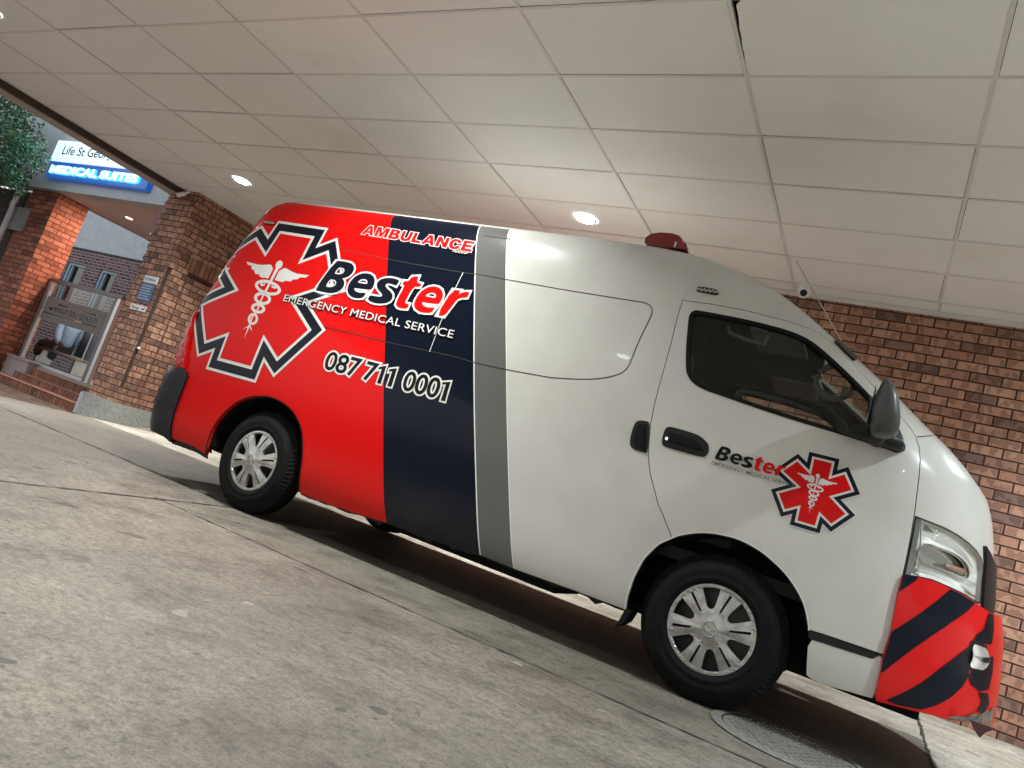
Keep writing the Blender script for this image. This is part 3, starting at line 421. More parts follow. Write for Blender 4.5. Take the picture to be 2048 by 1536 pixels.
'bester': [[[[-3.7114,1.5565],[-3.6437,1.7978],[-3.5950,1.8028],[-3.5418,1.8036],[-3.5009,1.7993],[-3.4683,1.7836],[-3.4505,1.7598],[-3.4494,1.7315],[-3.4636,1.7050],[-3.4873,1.6872],[-3.5179,1.6771],[-3.4959,1.6676],[-3.4771,1.6464],[-3.4719,1.6192],[-3.4841,1.5932],[-3.5104,1.5709],[-3.5558,1.5565],[-3.6030,1.5534],[-3.6624,1.5537]],[[-3.6032,1.7037],[-3.5922,1.7498],[-3.5728,1.7544],[-3.5478,1.7532],[-3.5304,1.7436],[-3.5265,1.7278],[-3.5348,1.7122],[-3.5545,1.7039],[-3.5826,1.7020]],[[-3.6295,1.5967],[-3.6197,1.6541],[-3.5920,1.6572],[-3.5660,1.6544],[-3.5498,1.6408],[-3.5498,1.6206],[-3.5654,1.6048],[-3.5930,1.5974]]],[[[-3.3823,1.6265],[-3.3296,1.6289],[-3.2707,1.6324],[-3.2305,1.6360],[-3.2268,1.6716],[-3.2347,1.7039],[-3.2592,1.7312],[-3.2973,1.7462],[-3.3377,1.7478],[-3.3804,1.7359],[-3.4156,1.7093],[-3.4358,1.6718],[-3.4391,1.6319],[-3.4267,1.5973],[-3.3930,1.5692],[-3.3498,1.5574],[-3.3053,1.5599],[-3.2709,1.5693],[-3.2619,1.6133],[-3.2972,1.6023],[-3.3359,1.6005],[-3.3679,1.6112]],[[-3.3745,1.6695],[-3.3622,1.6904],[-3.3406,1.7016],[-3.3121,1.7020],[-3.2935,1.6909],[-3.2879,1.6710],[-3.3325,1.6690]]],[[[-3.0393,1.7387],[-3.0472,1.6947],[-3.0815,1.7018],[-3.1174,1.7037],[-3.1339,1.6959],[-3.1337,1.6806],[-3.1095,1.6652],[-3.0731,1.6509],[-3.0466,1.6327],[-3.0349,1.6071],[-3.0421,1.5834],[-3.0656,1.5668],[-3.1060,1.5548],[-3.1506,1.5500],[-3.1872,1.5522],[-3.2305,1.5645],[-3.2245,1.5991],[-3.1812,1.5983],[-3.1408,1.6001],[-3.1231,1.6092],[-3.1371,1.6251],[-3.1752,1.6441],[-3.1998,1.6631],[-3.2129,1.6919],[-3.2009,1.7170],[-3.1737,1.7332],[-3.1318,1.7435],[-3.0857,1.7446]]],[[[-2.9593,1.7809],[-2.9059,1.7903],[-2.9034,1.7453],[-2.8597,1.7413],[-2.8618,1.7170],[-2.9127,1.7126],[-2.9281,1.6006],[-2.9191,1.5913],[-2.8868,1.5906],[-2.8885,1.5560],[-2.9319,1.5507],[-2.9676,1.5542],[-2.9911,1.5709],[-2.9950,1.6040],[-2.9849,1.7099],[-3.0072,1.7123],[-3.0084,1.7400],[-2.9725,1.7422]]],[[[-2.7999,1.6204],[-2.7554,1.6209],[-2.7029,1.6242],[-2.6695,1.6272],[-2.6614,1.6614],[-2.6671,1.6943],[-2.6908,1.7245],[-2.7243,1.7386],[-2.7634,1.7411],[-2.8011,1.7285],[-2.8331,1.7034],[-2.8509,1.6657],[-2.8574,1.6276],[-2.8538,1.5915],[-2.8281,1.5667],[-2.7882,1.5521],[-2.7449,1.5527],[-2.6952,1.5616],[-2.6880,1.6037],[-2.7211,1.5940],[-2.7588,1.5936],[-2.7878,1.6030]],[[-2.7949,1.6639],[-2.7825,1.6837],[-2.7602,1.6943],[-2.7361,1.6949],[-2.7187,1.6832],[-2.7138,1.6645],[-2.7534,1.6626]]],[[[-2.6160,1.7408],[-2.5528,1.7436],[-2.5606,1.7114],[-2.5415,1.7325],[-2.5146,1.7418],[-2.4869,1.7464],[-2.4877,1.7047],[-2.5260,1.6981],[-2.5541,1.6799],[-2.5670,1.6394],[-2.5954,1.5546],[-2.6536,1.5549]]]]}

def van_n(t, z, k=0):
    h = 2e-3
    a = Vector(S(t + h, z, k)) - Vector(S(t - h, z, k)); b = Vector(S(t, z + h, k)) - Vector(S(t, z - h, k))
    n = a.cross(b)
    return n.normalized() if n.length > 1e-12 else Vector((0, -1, 0))
def inset(poly, d):
    n = len(poly); A = sum(poly[i][0] * poly[(i + 1) % n][1] - poly[(i + 1) % n][0] * poly[i][1] for i in range(n)); s = 1 if A > 0 else -1
    out = []
    for i in range(n):
        p0, p1, p2 = Vector(poly[i - 1]), Vector(poly[i]), Vector(poly[(i + 1) % n])
        e1 = (p1 - p0).normalized(); e2 = (p2 - p1).normalized()
        n1 = Vector((-e1.y, e1.x)) * s; n2 = Vector((-e2.y, e2.x)) * s
        q = 1 + n1.dot(n2)
        mv = (n1 + n2) / max(q, .25)
        out.append(tuple(p1 + mv * d))
    return out
def smooth_closed(poly, it=1):
    for _ in range(it):
        n = len(poly); out = []
        for i in range(n):
            a, b = poly[i], poly[(i + 1) % n]
            out += [(a[0] * .75 + b[0] * .25, a[1] * .75 + b[1] * .25), (a[0] * .25 + b[0] * .75, a[1] * .25 + b[1] * .75)]
        poly = out
    return poly
def catmull(pts, sub=6):
    out = []; n = len(pts)
    for i in range(n - 1):
        p0, p1, p2, p3 = pts[max(i - 1, 0)], pts[i], pts[i + 1], pts[min(i + 2, n - 1)]
        for j in range(sub):
            s = j / sub
            out.append(tuple(.5 * (2 * p1[c] + (p2[c] - p0[c]) * s + (2 * p0[c] - 5 * p1[c] + 4 * p2[c] - p3[c]) * s * s + (3 * p1[c] - p0[c] - 3 * p2[c] + p3[c]) * s ** 3) for c in (0, 1)))
    out.append(tuple(pts[-1])); return out
def ribbon(pts, wd):
    L = []; Rr = []; n = len(pts)
    for i in range(n):
        a = Vector(pts[max(i - 1, 0)]); b = Vector(pts[min(i + 1, n - 1)]); d = (b - a).normalized(); q = Vector((-d.y, d.x)) * wd / 2; p = Vector(pts[i])
        L.append(tuple(p + q)); Rr.append(tuple(p - q))
    V = L + Rr; F = [(i, i + 1, n + i + 1, n + i) for i in range(n - 1)]
    return V, F
def flat(loops):
    V = [p for l in loops for p in l]; T = tessellate_polygon([[Vector((p[0], p[1], 0)) for p in l] for l in loops])
    return V, [tuple(t) for t in T]
def conform(name, src, off, mat, parent, step=.07, k=0, rim=0., sides=(1,), offf=None):
    """lays a flat (t,z) shape on the van body surface, off metres proud of it"""
    V = []; F = []; NR = []
    for V0, F0 in src:
        bm = bmesh.new(); vs = [bm.verts.new((p[0], p[1], 0)) for p in V0]
        for f in F0:
            try: bm.faces.new([vs[i] for i in f])
            except ValueError: pass
        for ax in (0, 1):
            lo = min(p[ax] for p in V0); hi = max(p[ax] for p in V0); c = math.ceil(lo / step) * step
            cuts = []
            while c < hi: cuts.append(c); c += step
            if ax == 1 and hi > 2.1:
                cuts = [q for q in cuts if q < 2.02] + [2.02 + .021 * i for i in range(15)] + [2.33, 2.3335]
                cuts = [q for q in cuts if lo < q < hi]
            for c in cuts:
                co = [0, 0, 0]; no = [0, 0, 0]; co[ax] = c; no[ax] = 1
                bmesh.ops.bisect_plane(bm, geom=bm.verts[:] + bm.edges[:] + bm.faces[:], dist=1e-6, plane_co=co, plane_no=no)
        bmesh.ops.remove_doubles(bm, verts=bm.verts[:], dist=2e-5)
        for f in bm.faces:
            if f.normal.z > 0: f.normal_flip()
        bm.verts.index_update()
        tzs = [(v.co.x, v.co.y) for v in bm.verts]
        fs = [[v.index for v in f.verts][::-1] for f in bm.faces]
        bd = [(e.verts[0].index, e.verts[1].index) for e in bm.edges if e.is_boundary]
        bm.free()
        P = []; Q = []
        for t, z in tzs:
            n = van_n(t, z, k); o_ = off if offf is None else offf(t, z)
            p = Vector(S(t, z, k)) + n * o_; P.append(p); Q.append(n)
        for sd in sides:
            fl = (lambda p: Vector(p)) if sd == 1 else (lambda p: Vector((p[0], 2 * YC - p[1], p[2])))
            fn = (lambda p: Vector(p)) if sd == 1 else (lambda p: Vector((p[0], -p[1], p[2])))
            b0 = len(V); V += [fl(p) for p in P]
            for f in fs:
                f = f if sd == 1 else f[::-1]
                F.append([i + b0 for i in f]); NR += [fn(Q[i]) for i in f]
            if rim:
                r0 = len(V); V += [fl(p) for p in P] + [fl(P[i] - Q[i] * rim) for i in range(len(P))]; nP = len(P)
                for a, b in bd: F.append((r0 + a, r0 + b, r0 + nP + b, r0 + nP + a)); NR += [Vector((0, 0, 0))] * 4
    return obj(name, V, F, mat, parent, smooth=True, normals=NR)
def text_mesh(body, off=0., spacing=1.0):
    c = bpy.data.curves.new('lettering', 'FONT'); c.body = body; c.offset = off; c.space_character = spacing; c.resolution_u = 6
    o = bpy.data.objects.new('lettering', c); col.objects.link(o)
    dg = bpy.context.evaluated_depsgraph_get(); dg.update()
    me = bpy.data.meshes.new_from_object(o.evaluated_get(dg))
    V = [(v.co.x, v.co.y) for v in me.vertices]; F = [tuple(p.vertices) for p in me.polygons]
    bpy.data.objects.remove(o); bpy.data.curves.remove(c); bpy.data.meshes.remove(me)
    return V, F
def text_ref(body, spacing=1.0, capch='E'):
    V, F = text_mesh(body, 0, spacing); E, _ = text_mesh(capch)
    cap = max(p[1] for p in E)
    b = [p[0] for p in V if p[1] < .1 * cap]
    return min(b), max(b), cap
def fit_text(body, off, spec, spacing=1.0, ref=None, capch='E', shift=(0, 0), keep=None):
    """spec: baseline start, baseline end, foot and head of one upright, all on the body surface"""
    x0, x1, cap = ref or text_ref(body, spacing, capch)
    b0, b1, f0, f1 = [Vector(p) for p in spec]
    ex = (b1 - b0) / (x1 - x0); ey = (f1 - f0) / cap
    V, F = text_mesh(body, off, spacing)
    return [tuple(b0 + ex * (x - x0) + ey * y + Vector(shift)) for x, y in V], F

# ================================================================== SETTING
XB0 = -9.1
def xb(y): return -9.1 - (max(y, 3.9) - 4.83) * .584
def zg(x, y):
    z = .012 + (x + .59) * .009 if x > -11 else -.082
    if x > 3: z = .012 + 3.59 * .009
    d = min(max((-8.15 - x) / 1.0, 0), 1); q = min(max((7.15 - y) / .8, 0), 1)
    d = d * d * (3 - 2 * d)
    return z - .145 * d * q
def grid_sheet(name, nx, ny, y0, y1, fx, fz, mat):
    V = []; F = []
    for j in range(ny + 1):
        y = y0 + (y1 - y0) * j / ny
        for i in range(nx + 1):
            x = fx(i / nx, y); V.append((x, y, fz(x, y)))
    for j in range(ny):
        for i in range(nx): a = j * (nx + 1) + i; F.append((a, a + 1, a + nx + 2, a + nx + 1))
    return obj(name, V, F, mat, smooth=True)
def fx(s, y):
    a = xb(y); return a + (14 - a) * (s ** 2.2 if s < 1 else 1)
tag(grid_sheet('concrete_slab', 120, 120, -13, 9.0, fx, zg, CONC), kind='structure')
M_PAVE = brick_mat('brick_paving_mat', [(0., (.10, .065, .05)), (.5, (.19, .12, .095)), (1., (.25, .16, .125))], mortar=(.06, .045, .04), bl=.225, bh=.075, blot=.2, edge=1.05)
tag(obj('brick_paving', [(-18, -13, -.222), (-6.5, -13, -.222), (-6.5, 6.52, -.222), (-18, 6.52, -.222)], [(0, 1, 2, 3)], M_PAVE), kind='structure')
M_ASPH = plain('asphalt', (.045, .045, .045), .9, var=.3, scale=50)
tag(obj('outer_ground', [(-70, -70, -.30), (70, -70, -.30), (70, 70, -.30), (-70, 70, -.30)], [(0, 1, 2, 3)], M_ASPH), kind='structure')
# sawn joints in the slab
def joint(pts, wd, jag=.0035):
    V = []; F = []; n = 0
    for (x0, y0), (x1, y1) in zip(pts, pts[1:]):
        L = math.hypot(x1 - x0, y1 - y0); k = max(2, int(L / .05)); dx, dy = (x1 - x0) / L, (y1 - y0) / L
        for i in range(k + 1):
            s = i / k; x = x0 + (x1 - x0) * s; y = y0 + (y1 - y0) * s
            a = wd / 2 * (1 + random.uniform(-.5, .6)); o = random.uniform(-jag, jag)
            for q in (o - a, o + a): X, Y = x - dy * q, y + dx * q; V.append((X, Y, zg(X, Y) + .004))
        b = n
        for i in range(k): F.append((b + 2 * i, b + 2 * i + 1, b + 2 * i + 3, b + 2 * i + 2))
        n = len(V)
    return V, F
JV = []; JF = []
for pts, wd in (([(-9.0, 3.79), (-7.1, 3.76), (-3.76, 3.70)], .016), ([(-3.50, 1.2), (-3.53, 2.0), (-3.70, 3.25), (-3.76, 3.70)], .014),
                ([(-3.70, 2.98), (-2.2, 2.98), (-.83, 3.0), (4.0, 3.02)], .012), ([(.42, 3.02), (.45, 4.6), (.50, 6.9)], .018)):
    v, f = joint(pts, wd); b = len(JV); JV += v; JF += [tuple(i + b for i in q) for q in f]
M_JOINT = plain('joint_dirt', (.035, .028, .022), .95, var=.3, scale=60)
tag(obj('slab_joints', JV, JF, M_JOINT), kind='structure')

# ------------------------------------------------------------------ canopy ceiling
GX0, GY0, TX, TY = -1.197, 3.0365, 1.2, .607
XL, XR_, YN, YF = -9.62, 12.0, -9.1, 6.935
can = empty('canopy_ceiling', (0, 0, CEIL), 'white board canopy ceiling in a metal grid above the ambulance', 'ceiling')
tb = MB(); tbars = MB()
ix0 = math.floor((XL - GX0) / TX); ix1 = math.ceil((XR_ - GX0) / TX); iy0 = math.floor((YN - GY0) / TY)
def yfar(x): return 9.4 if x < -6.0 else YF
for i in range(ix0, ix1):
    for j in range(iy0, 11):
        x0 = max(GX0 + i * TX, XL); x1 = min(GX0 + (i + 1) * TX, XR_); y0 = max(GY0 + j * TY, YN); y1 = min(GY0 + (j + 1) * TY, yfar((x0 + x1) / 2))
        if x1 - x0 < .05 or y1 - y0 < .05: continue
        e = [.0135 if random.random() < .34 else random.uniform(.003, .010) for _ in range(4)]
        zt = CEIL + .0036; t = [random.uniform(-.0006, .0022) for _ in range(4)]
        if i == 0 and j == 0:
            pts = [(x0 + .032, y0 + .045)]
            yy = y0 + .045
            pts = [(x1 - e[1], y0 + e[2]), (x1 - e[1], y1 - e[3]), (x0 + .006, y1 - e[3])]
            for q in range(14):
                s = 1 - q / 13; pts.append((x0 + .012 + .020 * (1 - s) ** 1.5 + random.uniform(-.003, .003), y0 + .05 + (y1 - y0 - .08) * s))
            pts.append((x0 + .050, y0 + .030)); pts.append((x0 + .065, y0 + e[2]))
            n = len(pts); tb.add([(a, b, zt) for a, b in pts] + [(a, b, zt + .012) for a, b in pts], [tuple(range(n))] + [(q, (q + 1) % n, n + (q + 1) % n, n + q) for q in range(n)])
            continue
        c = [(x0 + e[0], y0 + e[2]), (x1 - e[1], y0 + e[2]), (x1 - e[1], y1 - e[3]), (x0 + e[0], y1 - e[3])]
        V = [(a, b, zt + t[q]) for q, (a, b) in enumerate(c)] + [(a, b, zt + .012) for a, b in c]
        tb.add(V, [(0, 1, 2, 3), (0, 4, 5, 1), (1, 5, 6, 2), (2, 6, 7, 3), (3, 7, 4, 0)])
tb.build('ceiling_boards', M_TILE, can, fixn=False)
hw = .0105
for i in range(ix0, ix1 + 1):
    x = GX0 + i * TX
    if XL < x < XR_: tbars.box(x - hw, x + hw, YN, yfar(x), CEIL, CEIL + .003); tbars.box(x - .002, x + .002, YN, yfar(x), CEIL + .003, CEIL + .04)
for j in range(iy0, 11):
    y = GY0 + j * TY
    if y < YN: continue
    for i in range(ix0, ix1):
        x0 = max(GX0 + i * TX + hw, XL); x1 = min(GX0 + (i + 1) * TX - hw, XR_)
        if y < yfar((x0 + x1) / 2) - .02 and x1 > x0: tbars.box(x0, x1, y - hw, y + hw, CEIL + .0006, CEIL + .0032); tbars.box(x0, x1, y - .002, y + .002, CEIL + .0032, CEIL + .04)
tbars.build('tee_bars', M_TBAR, can)
MB().box(XL - .02, XR_, YN, -6.0 + 15.4, CEIL + .30, CEIL + .34).build('canopy_roof_slab', M_DARK, can)
MB().box(-6.0, XR_, YF - .055, YF - .001, CEIL - .022, CEIL - .0005).box(-1.55, XR_, YF - .04, YF - .012, CEIL - .03, CEIL - .0225).build('wall_trim', M_TBAR, can)
bs = MB(); bs.box(XL - .075, XL, YN, 6.36, 3.205, CEIL + .30, 0); bs.box(XL - .34, XL - .076, YN, 6.36, 3.200, CEIL + .30, 1)
bs.build('edge_beam', [M_BEAM, M_BEAM2], can)

# downlights: three are in the picture, the row goes on over the van and behind the viewer
def downlight(x, y, label, first=None):
    r = empty('downlight', (x, y, CEIL), label, 'ceiling light', 'downlights in the canopy ceiling')
    if first is None:
        MB().lathe([(.086, -.004), (.094, -.010), (.104, -.009), (.108, -.002), (.108, .002)], (x, y, CEIL), n=40).build('trim_ring', M_TBAR, r)
        MB().lathe([(.0005, -.008), (.05, -.0075), (.086, -.0045)], (x, y, CEIL), n=40).build('lens', M_LENS, r)
    else:
        for ch in first.children:
            if ch.type == 'MESH': c = ch.copy(); col.objects.link(c); c.parent = r
    la = bpy.data.lights.new('lamp', 'AREA'); la.shape = 'DISK'; la.size = .17; la.spread = LAMP_SPREAD; la.energy = LAMP_W; la.color = LAMP_COL if x < 0 else (.84, .95, 1.0)
    o = bpy.data.objects.new('lamp', la); col.objects.link(o); o.parent = r; o.location = (0, 0, -.014)
    return r
xs_ = [-7.797, -2.997, 1.803, 6.603]; ys_ = [5.768, 2.733, -.302]
d0 = downlight(xs_[0], ys_[0], 'lit round downlight above the red rear of the van, near the brown brick pillar')
for y in ys_:
    for x in xs_:
        if (x, y) == (xs_[0], ys_[0]): continue
        lb = 'lit round downlight of the canopy ceiling, outside the picture'
        if (x, y) == (xs_[1], ys_[0]): lb = 'lit round downlight above the white part of the van, left of the beacon'
        if (x, y) == (xs_[0], ys_[1]): lb = 'lit round downlight cut off at the top left edge of the picture'
        downlight(x, y, lb, d0)

# ------------------------------------------------------------------ brick wall behind the van
wl = empty('brick_wall', (3.0, YF + .1, 0), 'long face brick wall with raked dark red joints behind the front of the ambulance', 'wall')
MB().box(-6.0, 12.2, YF, YF + .23, -.1, CEIL + .29).build('brickwork', BR, wl)
MB().box(-6.0, -5.77, YF + .235, 9.4, -.1, CEIL + .28).box(-9.7, -6.0, 9.41, 9.6, -.1, CEIL + .28).build('return_brickwork', BR, wl)

# ------------------------------------------------------------------ brick pillar with door, left end
PX, PY = -9.30, 6.32
pl = empty('brick_pillar', (-9.6, 6.6, 0), 'brown face brick pillar with a red service door, behind the rear of the van', 'pillar')
PLZ = .118
pb = MB()
pb.box(-9.93, PX - .040, PY, 9.4, PLZ, 2.13)                      # left of the slot
pb.box(-9.93, PX, PY, 6.62, 2.13, CEIL + .28)                      # above slot and door
pb.box(-9.60, PX, 6.62, 7.52, 2.285, CEIL + .28); pb.box(-9.60, PX, 7.52, 9.405, PLZ, CEIL + .28)
pb.box(PX - .039, PX, PY, 6.62, PLZ, .33)
pb.box(-9.60, PX, 6.62, 7.52, PLZ, .262)
pb.build('brickwork', BR, pl)
# toothed left edge, every other course
tt = MB(); z = .30; i = 0
while z < 3.2:
    if i % 2 == 0: tt.box(-9.978, -9.931, PY + .012, PY + .22, z, z + .075)
    z += .085; i += 1
tt.build('toothing', BR, pl)
MB().box(PX - .039, PX - .0, PY + .05, 6.618, .332, 2.128).build('door_jamb', BR, pl)
MB().box(PX - .0395, PX - .034, PY + .004, PY + .049, .332, 2.128).build('slot_shadow', M_BEAM, pl)
MB().box(PX - .03, PX + .004, 6.58, 7.52, 2.19, 2.40).build('soldier_course', BRL, pl)
dr = MB(); dr.box(PX - .09, PX - .06, 6.622, 7.518, .264, 2.188)
door = dr.build('door', M_DOOR, pl)
df = MB(); df.box(PX - .085, PX - .035, 6.622, 6.66, .264, 2.15).box(PX - .085, PX - .035, 7.48, 7.518, .264, 2.15).box(PX - .085, PX - .035, 6.622, 7.518, 2.151, 2.189)
df.build('door_frame', M_DOORF, pl)
pn = MB(); pn.bbox(PX - .062, PX - .050, 6.78, 7.40, 1.55, 1.98).bbox(PX - .062, PX - .050, 6.78, 7.40, .45, 1.40)
pn.build('door_panel', M_DOOR, pl)
for zz in (.62, 1.88): 
    MB().tube([(PX - .036, 6.672, zz), (PX - .036, 6.672, zz + .10)], .008).build('hinge', M_CHROME, pl)
pp = MB(); pp.prism([(-10.0, PY - .03), (PX + .03, PY - .03), (PX + .03, 9.4), (-10.0, 9.4)], 'z', -.26, PLZ)
pp.build('plinth', M_PLINTH, pl)
MB().bbox(-10.26, -10.005, 6.40, 6.9, -.26, .10, .03).build('plinth_kerb', M_PLASTER, pl)
MB().lathe([(.001, -.02), (.02, -.012), (.026, .0), (.02, .012), (.001, .02)], (PX + .004, 6.345, .92), n=16).build('tap_cap', M_WHITEP, pl)

# signs on the pillar
M_SIGNW = plain('sign_white', (.62, .64, .63), .4); M_SIGNB = plain('sign_blue', (.022, .055, .13), .35); M_SIGNL = plain('sign_line', (.22, .35, .55), .4)
ds = empty('directory_sign', (-9.56, PY - .01, 1.56), 'blue directory board with white header on the pillar, above the small ramp plate', 'sign')
MB().bbox(-9.715, -9.415, PY - .016, PY - .002, 1.560, 1.835, .003).build('board', M_SIGNB, ds)
MB().bbox(-9.715, -9.415, PY - .018, PY - .002, 1.838, 1.945, .003).build('header', M_SIGNW, ds)
def wall_text(name, body, x0, x1, z0, cap, y, mat, parent, off=0., mirror=False, sp=1.0, face=-1):
    a, b, c = text_ref(body, sp); V, F = text_mesh(body, off * c, sp); sx = (x1 - x0) / (b - a)
    P = [((x0 + (x - a) * sx) if not mirror else (x1 - (x - a) * sx), y, z0 + yy * cap / c) for x, yy in V]
    return obj(name, P, F, mat, parent)
wall_text('lettering', 'Life Healthcare', -9.695, -9.445, 1.875, .036, PY - .0195, M_DEC_K, ds)
li = MB()
for q in range(6):
    zz = 1.785 - q * .038; li.box(-9.70, -9.70 + random.uniform(.20, .27), PY - .0175, PY - .0163, zz, zz + .014)
li.build('text_lines', M_SIGNL, ds)
rs = empty('ramp_plate', (-9.58, PY - .01, 1.41), 'small grey plate reading Ramp with an arrow, under the blue directory board', 'sign')
MB().bbox(-9.775, -9.415, PY - .014, PY - .002, 1.415, 1.500, .004).build('plate', M_STEEL, rs)
wall_text('lettering', 'Ramp', -9.74, -9.58, 1.437, .042, PY - .0155, M_DEC_K, rs)
MB().add([(-9.50, PY - .0155, 1.445), (-9.455, PY - .0155, 1.445), (-9.455, PY - .0155, 1.482), (-9.467, PY - .0155, 1.482), (-9.467, PY - .0155, 1.457), (-9.50, PY - .0155, 1.457)], [(0, 1, 4, 5), (1, 2, 3, 4)]).add([(-9.50, PY - .0155, 1.437), (-9.50, PY - .0155, 1.466), (-9.525, PY - .0155, 1.451)], [(0, 1, 2)]).build('arrow', M_DEC_K, rs)
rb = empty('red_box', (-10.02, 6.5, 2.45), 'dark red flat box fixed to the left edge of the brown brick pillar', 'box')
MB().bbox(-10.085, -9.935, 6.335, 6.52, 2.46, 3.0, .006).build('casing', plain('red_enamel', (.16, .012, .01), .4), rb)
MB().tube([(-10.01, 6.333, 2.56), (-10.01, 6.325, 2.56)], .009).build('lock', M_CHROME, rb)

# security cameras
bc = empty('bullet_camera', (-9.60, 6.29, 3.16), 'white bullet security camera under the canopy beam at the brick pillar', 'camera')
MB().tube([(-9.50, 6.30, 3.272), (-9.51, 6.29, 3.24), (-9.53, 6.27, 3.215)], [.026, .02, .02]).build('bracket', M_WHITEP, bc)
b1 = MB().tube([(-9.51, 6.27, 3.215), (-9.525, 6.265, 3.21), (-9.60, 6.225, 3.165), (-9.61, 6.22, 3.16)], [.026, .034, .034, .029], n=18).build('housing', M_WHITEP, bc)
MB().tube([(-9.6095, 6.2205, 3.1603), (-9.612, 6.219, 3.159)], .024, n=18).build('lens', M_BLACK, bc)
dc = empty('dome_camera', (-1.10, 6.70, CEIL), 'white turret security camera on the ceiling at the top of the brick wall', 'camera')
cx, cy = -1.09, 6.70
MB().lathe([(.001, -.022), (.058, -.022), (.062, -.012), (.062, 0)], (cx, cy, CEIL - .0006), n=32).build('base', M_WHITEP, dc)
MB().lathe([(.001, -.118), (.03, -.113), (.052, -.092), (.060, -.066), (.058, -.045), (.046, -.022)], (cx, cy, CEIL - .001), n=32).build('ball', M_WHITEP, dc)
fd = Vector((.18, -.88, -.42)).normalized(); c0 = Vector((cx, cy, CEIL - .066))
MB().tube([c0 + fd * .042, c0 + fd * .066], [.046, .043], n=24).build('lens_ring', M_WHITEP, dc)
MB().tube([c0 + fd * .0655, c0 + fd * .0685], [.032, .030], n=24).build('lens', M_BLACK, dc)

# ------------------------------------------------------------------ entrance porch on the left
FY = 6.45; SZ = 3.06
po = empty('entrance_porch', (-13, 8, 0), 'plastered entrance porch with flat soffit and grey blue fascia, left of the brown pillar', 'porch')
MB().box(-17.5, -9.80, FY, FY + .22, SZ, 4.62).build('fascia', M_PLASTER, po)
MB().box(-17.5, -9.80, FY - .03, FY + .25, 4.62, 4.78).build('coping', M_PLASTERW, po)
MB().box(-13.45, -9.94, FY + .221, 11.38, SZ - .002, SZ + .2).build('soffit', plain('soffit_paint', (.62, .56, .53), .7, var=.05), po)
MB().box(-13.3, -9.94, 6.95, 11.38, -.26, .178).build('landing', plain('landing_floor', (.30, .27, .24), .6, var=.12, scale=14), po)
MB().box(-17.5, -12.52, 6.83, 6.949, -.26, .19).box(-17.5, -12.50, 6.80, 6.96, .19, .215).build('landing_wall', plain('pink_plaster', (.36, .29, .28), .8, var=.08), po)
sl = empty('porch_downlight', (-12.30, 7.31, SZ), 'small warm recessed spotlight in the porch soffit', 'ceiling light')
MB().lathe([(.001, -.006), (.045, -.006), (.055, -.010), (.06, -.002)], (-12.3, 7.31, SZ - .002), n=24).build('lens', plain('warm_lens', (.9, .8, .7), .3, emit=(1., .72, .50), es=3.2), sl)
la = bpy.data.lights.new('lamp', 'AREA'); la.shape = 'DISK'; la.size = .09; la.energy = 55; la.color = (1., .72, .58)
o = bpy.data.objects.new('lamp', la); col.objects.link(o); o.parent = sl; o.location = (0, 0, -.018)
fill_spot = sl.copy(); col.objects.link(fill_spot); fill_spot.location = (-10.75, 9.6, SZ); fill_spot['label'] = 'added spotlight in the porch soffit, unseen behind the brown pillar, brightens the porch'  # second soffit lamp, added out of view to brighten the porch
for ch_ in list(sl.children):
    c_ = ch_.copy(); col.objects.link(c_); c_.parent = fill_spot
# steps, soldier bricks on edge
st = empty('brick_steps', (-11.3, 6.6, -.2), 'three low brick on edge steps up to the glass gate', 'steps')
MB().box(-14.6, -10.262, 6.40, 6.675, -.26, -.100).build('step', BRS, st)
MB().box(-12.53, -10.262, 6.676, 6.945, -.26, .000).build('step', BRS, st)
MB().box(-12.45, -10.262, 6.90, 6.9495, .0005, .125).build('step', BRS, st)
TR = plain('step_tread', (.36, .165, .115), .75, var=.25, scale=18)
MB().box(-14.62, -10.262, 6.385, 6.675, -.0995, -.092).box(-12.55, -10.262, 6.665, 6.945, .0006, .007).box(-12.47, -10.262, 6.885, 6.9495, .1255, .132).build('tread', TR, st)
# left pillar of the porch and the wall beside it
p2 = empty('porch_pillar', (-13.6, 6.9, 0), 'red face brick pillar under the porch, lit orange, with the glass gate fixed to it', 'pillar')
MB().box(-14.05, -13.20, 6.58, 7.12, -.26, SZ - .001).build('brickwork', BR2, p2)
p3 = empty('side_wall', (-15.5, 6.7, 0), 'dark brick side wall at the left picture edge behind the downpipe', 'wall')
MB().box(-17.6, -14.13, 6.60, 6.80, -.26, 3.0).build('brickwork', brick_mat('brick_unlit', [(0., (.035, .02, .016)), (.5, (.075, .036, .026)), (1., (.12, .055, .038))], blot=.4), p3)  # brick colour darkened so the wall front reads as unlit
MB().box(-14.128, -14.115, 6.60, 6.66, .4, 3.0).build('reveal', plain('lit_reveal_brick', (.45, .24, .15), .8, var=.25, scale=20), p3)  # pale orange colour stands for lamplight on the wall end
MB().bbox(-14.42, -13.80, 6.53, 6.575, 2.25, 2.68, .006).build('meter_panel', plain('meter_panel', (.30, .27, .25), .6, var=.1), p3)
dp = empty('downpipe', (-14.03, 6.42, 0), 'pale grey rainwater downpipe on the dark side wall at the left edge', 'pipe')
MB().tube([(-14.20, 6.46, 3.04), (-14.20, 6.46, 2.9), (-14.20, 6.46, -.2)], .045, n=14).build('pipe', M_PLASTERW, dp)
MB().tube([(-14.20, 6.46, 2.72), (-14.20, 6.46, 2.64)], .054, n=14).build('pipe_clip', M_STEEL, dp); MB().tube([(-14.20, 6.46, 1.75), (-14.20, 6.46, 1.67)], .054, n=14).build('pipe_clip', M_STEEL, dp)
